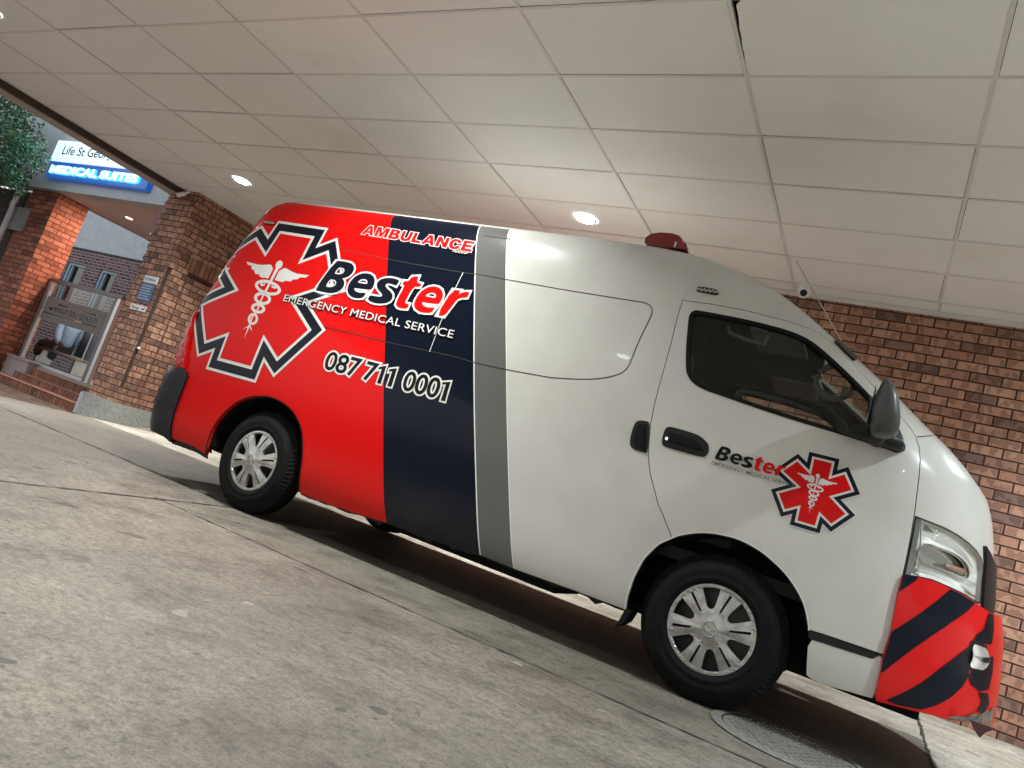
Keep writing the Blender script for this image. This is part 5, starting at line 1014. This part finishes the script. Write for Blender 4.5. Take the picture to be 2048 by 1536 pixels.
# bumpers
bl_ = L2('bumper')
bpoly = bl_[:8] + [(.60, .808), (.75, .805), (tmax(.8, 1), .80), (tmax(.6, 1), .6), (tmax(.45, 1), .45), (tmax(.36, 1), .36), (.78, .355), (.66, .362), (.58, .362)] + bl_[20:]
o_b = .018
fbm = conform('front_bumper', [flat([bpoly])], o_b, plain('bumper_red', (.54, .005, .005), .3, coat=.12, spec=.2), van, step=.05, k=1, rim=.035, sides=(1, -1))
Dd['navy4'] = [(.527, .805), (.578, .803), (.580, .74), (.566, .683), (.50, .674), (.468, .656), (.436, .674), (.447, .70), (.492, .735)]
Dd['navy5'] = [(.532, .622), (.605, .637), (.620, .575), (.605, .50), (.53, .484), (.468, .50), (.438, .534), (.467, .560), (.522, .573)]
Dd['navy6'] = [(.524, .480), (.605, .484), (.640, .440), (.605, .402), (.535, .402), (.560, .440)]
for nm in ('navy1', 'navy2', 'navy3', 'navy4', 'navy5', 'navy6'):
    conform('navy_stripe', [flat([L2(nm)])], o_b + .0025, M_DEC_N, fbm, step=.05, k=1)
scr_lo = [(.385, .3475), (.46, .3525), (.58, .3655), (.66, .366), (.72, .362)]
scr_hi = [(.72, .425), (.69, .432), (.655, .412), (.62, .418), (.575, .395), (.52, .392), (.47, .372), (.43, .366), (.40, .358)]
conform('scraped_edge', [flat([catmull(scr_lo, 4) + catmull(scr_hi, 4)])], o_b + .004, plain('scraped_plastic', (.12, .105, .09), .8, var=.5, scale=28), fbm, step=.05, k=1)
fg = L2('fog')
conform('fog_pocket', [flat([inset(fg, -.012)])], o_b + .003, M_BLACK, fbm, step=.03, k=1)
conform('fog_lamp', [flat([smooth_closed(fg, 2)])], 0, plain('fog_reflector', (.62, .62, .60), .18, .55), fbm, step=.02, k=1, offf=lambda t, z: o_b + .006 + .03 * max(0, 1 - ((t - .485) / .06) ** 2 - ((z - .612) / .055) ** 2))
conform('fog_lamp_slot', [flat([[(.455, .618), (.497, .628), (.500, .605), (.470, .600)]])], o_b + .037, M_BLACK, fbm, step=.02, k=1)
MB().prism([(.455, .372), (.480, .335), (.500, .318), (.515, .345), (.545, .372)], 'y', 3.672, 3.690).build('torn_flap', plain('torn_flap', (.05, .014, .012), .7), fbm)
rbp = L2('rbump')
rpoly = [(tmin(.76, 1), .755), (-4.9, .757), (-4.72, .763)] + rbp[2:11] + [(-4.6, .262), (-4.70, .268), (-5.0, .27), (tmin(.28, 1), .28)]
conform('rear_bumper', [flat([rpoly])], .018, plain('bumper_navy', (.004, .0055, .010), .33, coat=.2, spec=.25), van, step=.05, k=1, rim=.035, sides=(1, -1))
tl = [(-4.625, .775), (-4.66, .87), (-4.715, 1.02), (-4.745, 1.12), (-4.752, 1.215), (-4.95, 1.215), (-4.95, .775)]
k = N('tail_lens'); g = k.pos(); nz = k.noise(g.outputs['Position'], 30, 2); k.bump(nz, .6, .01); M_TAIL = k.set((.38, .006, .006), .22, coat=.15, spec=.3); 
conform('tail_light', [flat([tl])], .02, M_TAIL, van, step=.02, rim=.03, sides=(1, -1), offf=lambda t, z: .016 + .012 * abs(math.sin((z - .775) * 3.14159 / .110)))

# wheels
def wheel(cx, cz, name='wheel'):
    r = empty(name, (cx, YS, cz), None, None); r.parent = van; r.location = Vector((cx, YS, cz)) - van.location
    wl_ = Vector((cx, YS, cz)); Y0 = 3.592
    def rp(o): o.parent = r; o.location = -wl_; return o
    RT = cz - .012 - (zg(cx, 3.68) - .012) + .002
    prof = [(.200, .030), (.206, .012), (.225, .002), (.232, -.001), (.234, .002), (.255, -.004), (.281, -.001), (.283, .003), (.305, .010), (.318, .020), (.328, .030), (RT, .045), (RT, .16), (.325, .185), (.28, .20), (.20, .19)]
    V = []; F = []; n = 144; k_ = len(prof)
    for i in range(n):
        t = 2 * math.pi * i / n
        for q, (rr, h) in enumerate(prof):
            if q in (9, 10) and i % 2: rr -= .0028; h += .003
            V.append((cx + rr * math.cos(t), Y0 + h, cz + rr * math.sin(t)))
    for i in range(n):
        j = (i + 1) % n
        for q in range(k_ - 1): F.append((i * k_ + q, i * k_ + q + 1, j * k_ + q + 1, j * k_ + q))
    ob = rp(obj('tyre', V, F, M_TYRE, None)); me = ob.data; me.polygons.foreach_set('use_smooth', [(p.index % (k_ - 1)) not in (8, 9, 10) for p in me.polygons])
    # steel wheel behind the cap
    rp(MB().lathe([(.205, .028), (.196, .045), (.188, .09), (.10, .085), (.05, .06), (.001, .06)], (cx, Y0, cz), axis='y', n=48).build('rim', plain('steel_wheel', (.018, .018, .018), .5), None))
    # wheel cover: dished disc with six windows and six slots
    def dome(rr): return .016 - .010 * math.cos(min(rr / .205, 1) * math.pi / 2) * 1.0 + (.010 if rr < .06 else .010 * max(0, 1 - (rr - .06) / .05)) * -.9
    out = [(.203 * math.cos(2 * math.pi * i / 96), .203 * math.sin(2 * math.pi * i / 96)) for i in range(96)]
    holes = []
    for q in range(6):
        a = R(104 + 60 * q)
        pts = []
        for s in range(7): b = a - R(13.0) + R(26) * s / 6; pts.append((.186, b))
        pts += [(.15, a + R(12.6)), (.115, a + R(11.5)), (.096, a + R(9)), (.087, a), (.096, a - R(9)), (.115, a - R(11.5)), (.15, a - R(12.6))]
        holes.append([(rr * math.cos(b), rr * math.sin(b)) for rr, b in pts])
        c = R(74 + 60 * q); pts = []
        for rr, w_ in ((.180, .0062), (.135, .0058), (.090, .005), (.084, .0)): pts.append((rr, w_))
        L_ = [(rr * math.cos(c) - w_ * math.sin(c), rr * math.sin(c) + w_ * math.cos(c)) for rr, w_ in pts]; R_ = [(rr * math.cos(c) + w_ * math.sin(c), rr * math.sin(c) - w_ * math.cos(c)) for rr, w_ in pts[:3]]
        holes.append(L_ + R_[::-1])
    V0, F0 = flat([out] + holes)
    bm = bmesh.new(); vs = [bm.verts.new((p[0], p[1], 0)) for p in V0]
    for f in F0:
        try: bm.faces.new([vs[i] for i in f])
        except ValueError: pass
    for c in [i * .02 - .2 for i in range(21)]:
        for ax in (0, 1):
            co = [0, 0, 0]; no = [0, 0, 0]; co[ax] = c; no[ax] = 1
            bmesh.ops.bisect_plane(bm, geom=bm.verts[:] + bm.edges[:] + bm.faces[:], dist=1e-6, plane_co=co, plane_no=no)
    bmesh.ops.remove_doubles(bm, verts=bm.verts[:], dist=2e-5); bm.verts.index_update()
    P = [(v.co.x, v.co.y) for v in bm.verts]; fs = [[v.index for v in f.verts] for f in bm.faces]; bd = [(e.verts[0].index, e.verts[1].index) for e in bm.edges if e.is_boundary]; bm.free()
    def hh(x, y):
        rr = math.hypot(x, y); b = math.degrees(math.atan2(y, x))
        d = abs(((b - 74 + 30) % 60) - 30)          # angle from the middle of a spoke pair
        rib = -.007 * max(0, 1 - (d / 16) ** 2) * min(1, max(0, (.19 - rr) / .05)) * min(1, rr / .09)
        return -.004 + .020 * (rr / .2) ** 2 - .014 * math.exp(-(rr / .055) ** 4) + rib - (.006 if rr > .19 else 0)
    A = [(cx + x, Y0 + hh(x, y), cz + y) for x, y in P]; n0 = len(A); B = [(p[0], p[1], p[2]) for p in A]; C = [(p[0] * .0 + p[0], p[1] + .022, p[2]) for p in A]
    rp(obj('wheel_cover', A + B + C, fs + [(n0 + a, n0 + b, 2 * n0 + b, 2 * n0 + a) for a, b in bd], M_CAP, None))
    cap_y = Y0 - .0195
    em = MB()
    def ering(a, b, th, dz=0, ang=0):
        pts = [(a * math.cos(t), b * math.sin(t) + dz) for t in [2 * math.pi * i / 24 for i in range(25)]]
        em.tube([(cx + x, cap_y - .001, cz + y) for x, y in pts], th, n=6, cap=False)
    ering(.019, .013, .0018); ering(.006, .0125, .0016); ering(.013, .005, .0016, .006)
    rp(em.build('emblem', M_CHROME, None))
    rp(MB().lathe([(.030, -.002), (.034, -.004), (.037, .003)], (cx, cap_y + .002, cz), axis='y', n=32).build('hub_ring', M_CAP, None))
    return r
M_TYRE = plain('tyre_rubber', (.0055, .006, .0058), .8, var=.35, scale=25, spec=.12)
k = N('silver_wheel_cover'); g = k.pos(); nz = k.noise(g.outputs['Position'], 30, 4); M_CAP = k.set(k.ramp(nz, [(.28, (.25, .24, .22)), (.55, (.36, .35, .335)), (.75, (.43, .42, .405))]), .32, .45)
wheel(-.59, .351); wheel(-3.70, .327)
# wheels on the far side, simple but complete
for cx, cz in ((-.59, .351), (-3.70, .327)):
    far = MB().lathe([(.2, -.03), (.25, .004), (.30, -.005), (.335, -.04), (.335, -.18), (.28, -.2), (.05, -.19)], (cx, 2 * YC - 3.592, cz), axis='y', n=48).lathe([(.001, -.02), (.2, -.012)], (cx, 2 * YC - 3.592, cz), axis='y', n=48, m=1)
    far.build('far_wheel', [M_TYRE, M_CAP], van)

# mirror
mp_ = [(p[0], p[2]) for p in Dd['mirror']]
mcx = sum(p[0] for p in mp_) / len(mp_); mcz = sum(p[1] for p in mp_) / len(mp_)
mo = smooth_closed(mp_, 1)
V = []; F = []; n = len(mo)
lay = [(3.277, .03, .012), (3.279, .28, .012), (3.285, .52, .012), (3.298, .80, .01), (3.325, .97, .004), (3.37, 1.02, 0), (3.43, 1.0, 0), (3.475, .93, -.002), (3.50, .78, -.004), (3.51, .4, -.004)]
for y, s, dx in lay:
    for x, z in mo: V.append((mcx + (x - mcx) * (s * .6 + .4 if s > .9 else s) + dx, y, mcz + (z - mcz) * s))
for a in range(len(lay) - 1):
    for i in range(n): F.append((a * n + i, a * n + (i + 1) % n, (a + 1) * n + (i + 1) % n, (a + 1) * n + i))
F += [tuple(range(n))[::-1], tuple((len(lay) - 1) * n + i for i in range(n))]
fmm = []
for f in F:
    cxf = sum(V[q][0] for q in f) / len(f) - (.03 if len(f) > 4 else 0); fmm.append(1 if cxf < mcx + .012 else 0)
mir = obj('door_mirror', V, F, None, van, smooth=True, mats=[M_MIRR])
bm = bmesh.new(); bm.from_mesh(mir.data); bmesh.ops.recalc_face_normals(bm, faces=bm.faces[:]); bm.to_mesh(mir.data); bm.free()
ft = MB(); FP = [(-.30, 1.392), (-.24, 1.405), (-.205, 1.445), (-.14, 1.452), (-.08, 1.44), (-.02, 1.425), (.006, 1.395), (-.002, 1.366), (-.05, 1.362), (-.13, 1.372), (-.22, 1.380)]
FP = smooth_closed(FP, 1); nf = len(FP); fcx, fcz = -.14, 1.405; VV = []
for y, s_ in ((3.50, .55), (3.515, .80), (3.535, .95), (3.60, 1.02)): VV += [(fcx + (x - fcx) * s_, y, fcz + (z - fcz) * s_) for x, z in FP]
ft.add(VV, [(a * nf + q, a * nf + (q + 1) % nf, (a + 1) * nf + (q + 1) % nf, (a + 1) * nf + q) for a in range(3) for q in range(nf)] + [tuple(range(nf))], 0, True)
ft.build('mirror_foot', M_BLACK, van)
MB().tube([(-.10, 3.45, 1.40), (-.105, 3.50, 1.395), (-.11, 3.55, 1.395)], [.028, .036, .042], n=16).build('mirror_arm', M_BLACK, van)
gm = MB(); 
gpts = [(mcz + (z - mcz) * .82, 3.40 + (x - mcx) * 0) for x, z in mo]
gm.prism([(3.315, 1.41), (3.48, 1.41), (3.485, 1.57), (3.33, 1.575)], 'x', -.1585, -.1565); gm.build('mirror_glass', M_ALUD, van)
# side marker plates
for nm, kk in (('side_marker', 'plateF'), ('side_marker', 'plateR'), ('side_marker', 'plateM')):
    p = smooth_closed(L2(kk), 1)
    so = conform(nm, [flat([p])], .008, M_BLACK, van, step=.04, rim=.009)
    cxm = sum(q[0] for q in p) / len(p); czm = sum(q[1] for q in p) / len(p); wdm = (max(q[0] for q in p) - min(q[0] for q in p)) * .5
    src = []
    for q in range(-5, 6):
        t0 = cxm + q * wdm * .13; z0 = czm + .006 * math.sin(q * 2.1); src.append(([(t0 - .005, z0 - .005), (t0 + .005, z0 - .004), (t0 + .004, z0 + .006), (t0 - .006, z0 + .003)], [(0, 1, 2, 3)]))
    for q in (-1, 1): t0 = cxm + q * wdm * .84; src.append(([(t0 - .006, czm - .006), (t0 + .006, czm - .006), (t0 + .006, czm + .006), (t0 - .006, czm + .006)], [(0, 1, 2, 3)]))
    conform('marker_lens', src, .0095, plain('marker_lens', (.42, .38, .33), .3), so, step=.1)
# antenna
ab = conform('antenna_base', [flat([smooth_closed(L2('antbase'), 1)])], .012, M_BLACK, van, step=.03, rim=.013)
a0 = Vector(S(*L2('antbase')[2])) + van_n(*L2('antbase')[2]) * .014
a1 = Vector((a0.x - .3135, a0.y - .045, a0.z + .385))
MB().tube([a0, a0.lerp(a1, .5), a1], [.0032, .0028, .0022], n=8).lathe([(.0005, .008), (.005, .006), (.006, 0), (.004, -.006)], tuple(a1), n=10).build('antenna_rod', M_STEEL, ab)
# roof beacon
bcn = empty('roof_beacon', (-1.46, YC, 2.33), None, None); bcn.parent = van; bcn.location = Vector((-1.46, YC, 2.33)) - van.location
def rb_(o): o.parent = bcn; o.location = -Vector((-1.46, YC, 2.33)); return o
M_BRED = plain('beacon_red', (.20, .006, .010), .18, coat=.6); 
prof_ = [(-1.595, 2.335), (-1.625, 2.350), (-1.628, 2.385), (-1.60, 2.415), (-1.54, 2.432), (-1.46, 2.435), (-1.41, 2.425), (-1.385, 2.405), (-1.365, 2.37), (-1.345, 2.335)]
bb = MB()
for q, (ya, yb) in enumerate(((3.95, 4.02), (4.024, 4.23), (4.234, 4.45), (4.56, 4.776), (4.78, 4.986), (4.99, 5.06))):
    sc_ = .93 if q in (0, 5) else 1.0
    bb.prism([(-1.48 + (x + 1.48) * sc_, 2.335 + (z - 2.335) * sc_) for x, z in prof_], 'y', ya, yb)
rb_(bb.build('lens_cover', M_BRED, None))
rb_(MB().box(-1.56, -1.40, 4.452, 4.558, 2.335, 2.41).build('speaker_box', M_BLACK, None))
rb_(MB().box(-1.62, -1.36, 3.98, 5.03, 2.318, 2.3345).build('mounting_bar', M_BLACK, None))
rb_(MB().box(-1.425, -1.415, 3.942, 3.949, 2.34, 2.375).build('end_bracket', M_ALU, None))

# lettering and emblems
W_ = M_DEC_W
def star(name, outer, d1, d2, d3, white_out, parent, base):
    st_ = conform(name, [flat([inset(outer, -white_out) if white_out else outer])], base, M_DEC_W, parent, step=.06)
    conform('navy_outline', [flat([inset(outer, d1)])], base + .0008, M_DEC_N, st_, step=.06)
    conform('white_inner_outline', [flat([inset(outer, d1 + d2)])], base + .0016, M_DEC_W, st_, step=.06)
    conform('red_centre', [flat([inset(outer, d1 + d2 + d3)])], base + .0024, M_DEC_R, st_, step=.06)
    return st_
big = star('star_emblem', L2('star'), .020, .062, .022, 0, van, .0022)
cad_src = [flat([p]) for p in ([tuple(q) for q in pp] for pp in Dd['cad'])] + [flat([[tuple(q) for q in a], [tuple(q) for q in b]]) for a, b in Dd['cad_rings']]
conform('caduceus', cad_src, .0054, M_DEC_W, big, step=.06)
conform('snake_eyes', [flat([[tuple(q) for q in e]]) for e in Dd['eyes']], .0062, M_DEC_K, big, step=.06)
sml = star('door_star_emblem', L2('star2'), .0, .0175, .010, .0045, DOOR, .0022)
# same staff and snakes, reduced for the door
A0, A1, A2 = [Vector(p) for p in Dd['cad_ref']]; B0, B1, B2 = [Vector(p) for p in Dd['cad_ref2']]
Ma = Matrix(((A1.x - A0.x, A2.x - A0.x), (A1.y - A0.y, A2.y - A0.y))).inverted(); Mb = Matrix(((B1.x - B0.x, B2.x - B0.x), (B1.y - B0.y, B2.y - B0.y)))
def small(p): q = Mb @ (Ma @ (Vector(p) - A0)) + B0; return (q.x, q.y)
conform('caduceus', [([small(p) for p in v], f) for v, f in cad_src], .0054, M_DEC_W, sml, step=.06)

def lettering(name, body_, spec, layers, base, parent, sp=1.0, capch='E', split=None):
    root = None
    for i, (off, mat) in enumerate(layers):
        o = conform(name if i == 0 else 'letter_face', [fit_text(body_, off, spec, sp, None, capch)], base + .0008 * i, mat, root or parent, step=.09)
        root = root or o
    return root
GL = {'A': ([(0, 0), (.36, 1), (.66, 1), (1.0, 0), (.73, 0), (.67, .2), (.33, .2), (.27, 0)], [(.40, .4), (.60, .4), (.505, .74)]),
 'M': ([(0, 0), (0, 1), (.36, 1), (.54, .42), (.72, 1), (1.08, 1), (1.08, 0), (.83, 0), (.83, .66), (.63, 0), (.45, 0), (.25, .66), (.25, 0)],),
 'B': ([(0, 0), (0, 1), (.55, 1), (.72, .95), (.80, .83), (.80, .68), (.74, .58), (.66, .53), (.78, .47), (.86, .36), (.86, .2), (.78, .07), (.62, 0)], [(.27, .62), (.27, .79), (.46, .79), (.53, .75), (.53, .66), (.46, .62)], [(.27, .21), (.27, .41), (.50, .41), (.58, .36), (.58, .26), (.50, .21)]),
 'U': ([(0, 1), (0, .34), (.06, .14), (.2, .02), (.43, -.02), (.66, .02), (.8, .14), (.86, .34), (.86, 1), (.6, 1), (.6, .36), (.55, .25), (.43, .21), (.31, .25), (.26, .36), (.26, 1)],),
 'L': ([(0, 0), (0, 1), (.27, 1), (.27, .23), (.72, .23), (.72, 0)],),
 'N': ([(0, 0), (0, 1), (.27, 1), (.62, .42), (.62, 1), (.89, 1), (.89, 0), (.62, 0), (.27, .58), (.27, 0)],),
 'C': ([(.62, .37), (.87, .32), (.79, .13), (.63, .01), (.42, -.02), (.2, .03), (.05, .2), (0, .5), (.05, .8), (.2, .97), (.42, 1.02), (.64, .98), (.79, .86), (.85, .67), (.6, .62), (.53, .76), (.42, .8), (.31, .73), (.26, .5), (.31, .27), (.42, .2), (.55, .25)],),
 'E': ([(0, 0), (0, 1), (.78, 1), (.78, .78), (.27, .78), (.27, .61), (.70, .61), (.70, .40), (.27, .40), (.27, .22), (.80, .22), (.80, 0)],)}
sp_ = [Vector(p) for p in L2('T_amb')]; xs_l = []; xx = 0
for ch_ in 'AMBULANCE': xs_l.append(xx); xx += max(p[0] for p in GL[ch_][0]) + .115
exx = (sp_[1] - sp_[0]) / (xx - .115); eyy = sp_[3] - sp_[2]; am_ = None
for ch_, x0_ in zip('AMBULANCE', xs_l):
    lps = [[tuple(sp_[0] + exx * (x0_ + p[0]) + eyy * p[1]) for p in l] for l in GL[ch_]]
    o_ = conform('ambulance_lettering' if am_ is None else 'letter_outline', [flat([inset(lps[0], -.0065)] + [inset(h, .004) for h in lps[1:]])], .0022, plain('vinyl_pink_edge', (.60, .42, .40), .4) if am_ is None else am_.data.materials[0], am_ or van, step=.09); am_ = am_ or o_
    conform('letter_face', [flat(lps)], .0031, M_DEC_R, am_, step=.09)
def soften(p): return smooth_closed(p, 1)
def bester(name, spec, wd, base, parent, shrink=0.):
    A0, A1, _, A3 = [Vector(p) for p in Dd['T_bester']]; B0, B1, _, B3 = [Vector(p) for p in spec]
    Ma = Matrix(((A1.x - A0.x, A3.x - A0.x), (A1.y - A0.y, A3.y - A0.y))).inverted(); Mb = Matrix(((B1.x - B0.x, B3.x - B0.x), (B1.y - B0.y, B3.y - B0.y)))
    mp = lambda p: tuple(Mb @ (Ma @ (Vector(p) - A0)) + B0)
    root = None
    for i, gl in enumerate(Dd['bester']):
        loops = [[mp(p) for p in l] for l in gl]
        if wd: o = conform(name if root is None else 'letter_outline', [flat([inset(loops[0], -wd)] + [inset(h, wd * .75) for h in loops[1:]])], base, M_DEC_W, root or parent, step=.06); root = root or o
        sm = [soften(l) for l in loops]
        o = conform('letter_face' if root else name, [flat(sm)], base + .0009, (M_DEC_R if i > 2 else (M_DEC_N if wd else M_DEC_K)), root or parent, step=.06); root = root or o
bester('bester_lettering', L2('T_bester'), .0125, .0065, van)
lettering('service_lettering', 'EMERGENCY MEDICAL SERVICE', L2('T_ems'), [(.042, M_DEC_K), (.0, M_DEC_W)], .0082, van, 1.04)
pn_ = empty('phone_number', (-2.86, YS, 1.1), None, None); pn_.parent = van; pn_.location = Vector((-2.86, YS, 1.1)) - van.location
r0 = text_ref('087', .97); sx0 = (L2('T_087')[1][0] - L2('T_087')[0][0]) / (r0[1] - r0[0])
for nm_, kk in (('087', 'T_087'), ('7', 'T_7'), ('000', 'T_000')):
    sp_ = L2(kk)
    if nm_ == '7': r7 = text_ref('7'); sp_[1] = (sp_[0][0] + sx0 * (r7[1] - r7[0]), sp_[0][1])
    for i_, (of_, mt_) in enumerate(((.085, M_DEC_W), (.018, M_DEC_K))):
        conform('digit_outline' if i_ == 0 else 'digits', [fit_text(nm_, of_, sp_, .97)], .0022 + .0008 * i_, mt_, pn_, step=.09)
for one in Dd['ones']:
    o1 = [tuple(p) for p in one]
    conform('digit_outline', [flat([inset(o1, -.0105)])], .0022, M_DEC_W, pn_, step=.09); conform('digits', [flat([o1])], .0030, M_DEC_K, pn_, step=.09)
bester('door_bester_lettering', L2('T_b2'), 0, .0062, DOOR)
lettering('door_service_lettering', 'EMERGENCY MEDICAL SERVICE', L2('T_e2'), [(.004, plain('vinyl_grey', (.09, .09, .085), .4))], .0068, DOOR, 1.04)

# cab interior
ci = MB(); ci.box(-1.42, -1.38, YS + .12, 2 * YC - YS - .12, .5, 1.90); ci.box(-1.42, -1.38, YS + .26, 2 * YC - YS - .26, 1.901, 2.16); ci.box(-1.40, -.1, YS + .08, 2 * YC - YS - .08, .60, .66)
ci.build('bulkhead', M_INT, van)
db = MB(); db.prism([(-.30, .66), (-.25, 1.20), (-.14, 1.32), (.02, 1.34), (.20, 1.20), (.10, .7)], 'y', YS + .09, 2 * YC - YS - .09); db.build('dashboard', M_INT, van)
MB().prism([(-.34, 1.24), (-.18, 1.40), (-.08, 1.405), (-.02, 1.33), (-.2, 1.22)], 'y', 3.88, 4.30).build('instrument_hood', M_BLACK, van)
sw = MB(); cc = Vector((-.40, 4.02, 1.30)); ax = Vector((-.75, 0, .66)).normalized(); e1 = Vector((0, 1, 0)); e2 = ax.cross(e1)
sw.tube([cc + (e1 * math.cos(t) + e2 * math.sin(t)) * .19 for t in [2 * math.pi * i / 36 for i in range(37)]], .014, n=8, cap=False); sw.tube([cc - ax * .02, cc - ax * .22], [.05, .03]); sw.tube([cc - e1 * .18, cc, cc + e1 * .18], .015); sw.tube([cc, cc - e2 * .18], .015)
sw.build('steering_wheel', M_BLACK, van)
for yy in (4.02, 4.98):
    MB().bbox(-1.22, -.62, yy - .25, yy + .25, .72, .92, .05).bbox(-1.30, -1.12, yy - .24, yy + .24, .85, 1.50, .05).bbox(-1.27, -1.15, yy - .13, yy + .13, 1.52, 1.74, .04).build('seat', M_SEAT, van)
for yy in (3.97, 4.95):
    MB().bbox(-.83, -.56, yy - .20, yy + .20, 1.862, 1.885, .008).build('sun_visor', M_INTG, van)
MB().tube([(-.72, 3.74, 1.83), (-.73, 3.76, 1.79), (-.83, 3.76, 1.80), (-.92, 3.76, 1.82), (-.93, 3.74, 1.85)], .011, n=8).build('grab_handle', M_INTG, van)
fn = MB(); fc_ = Vector((-.37, 3.92, 1.70))
fn.tube([fc_ + Vector((.25 * .35 * math.cos(t), -.02, 0)) + Vector((0, 0, .088 * math.sin(t))) for t in [2 * math.pi * i / 30 for i in range(31)]], .016, n=8, cap=False)
fn.build('cab_fan', M_INTG, van)
MB().tube([fc_ + Vector((.066 * math.cos(t), -.036, .068 * math.sin(t))) for t in [R(150) + R(200) * i / 20 for i in range(21)]], .003, n=6).build('fan_ring', M_CHROME, van)
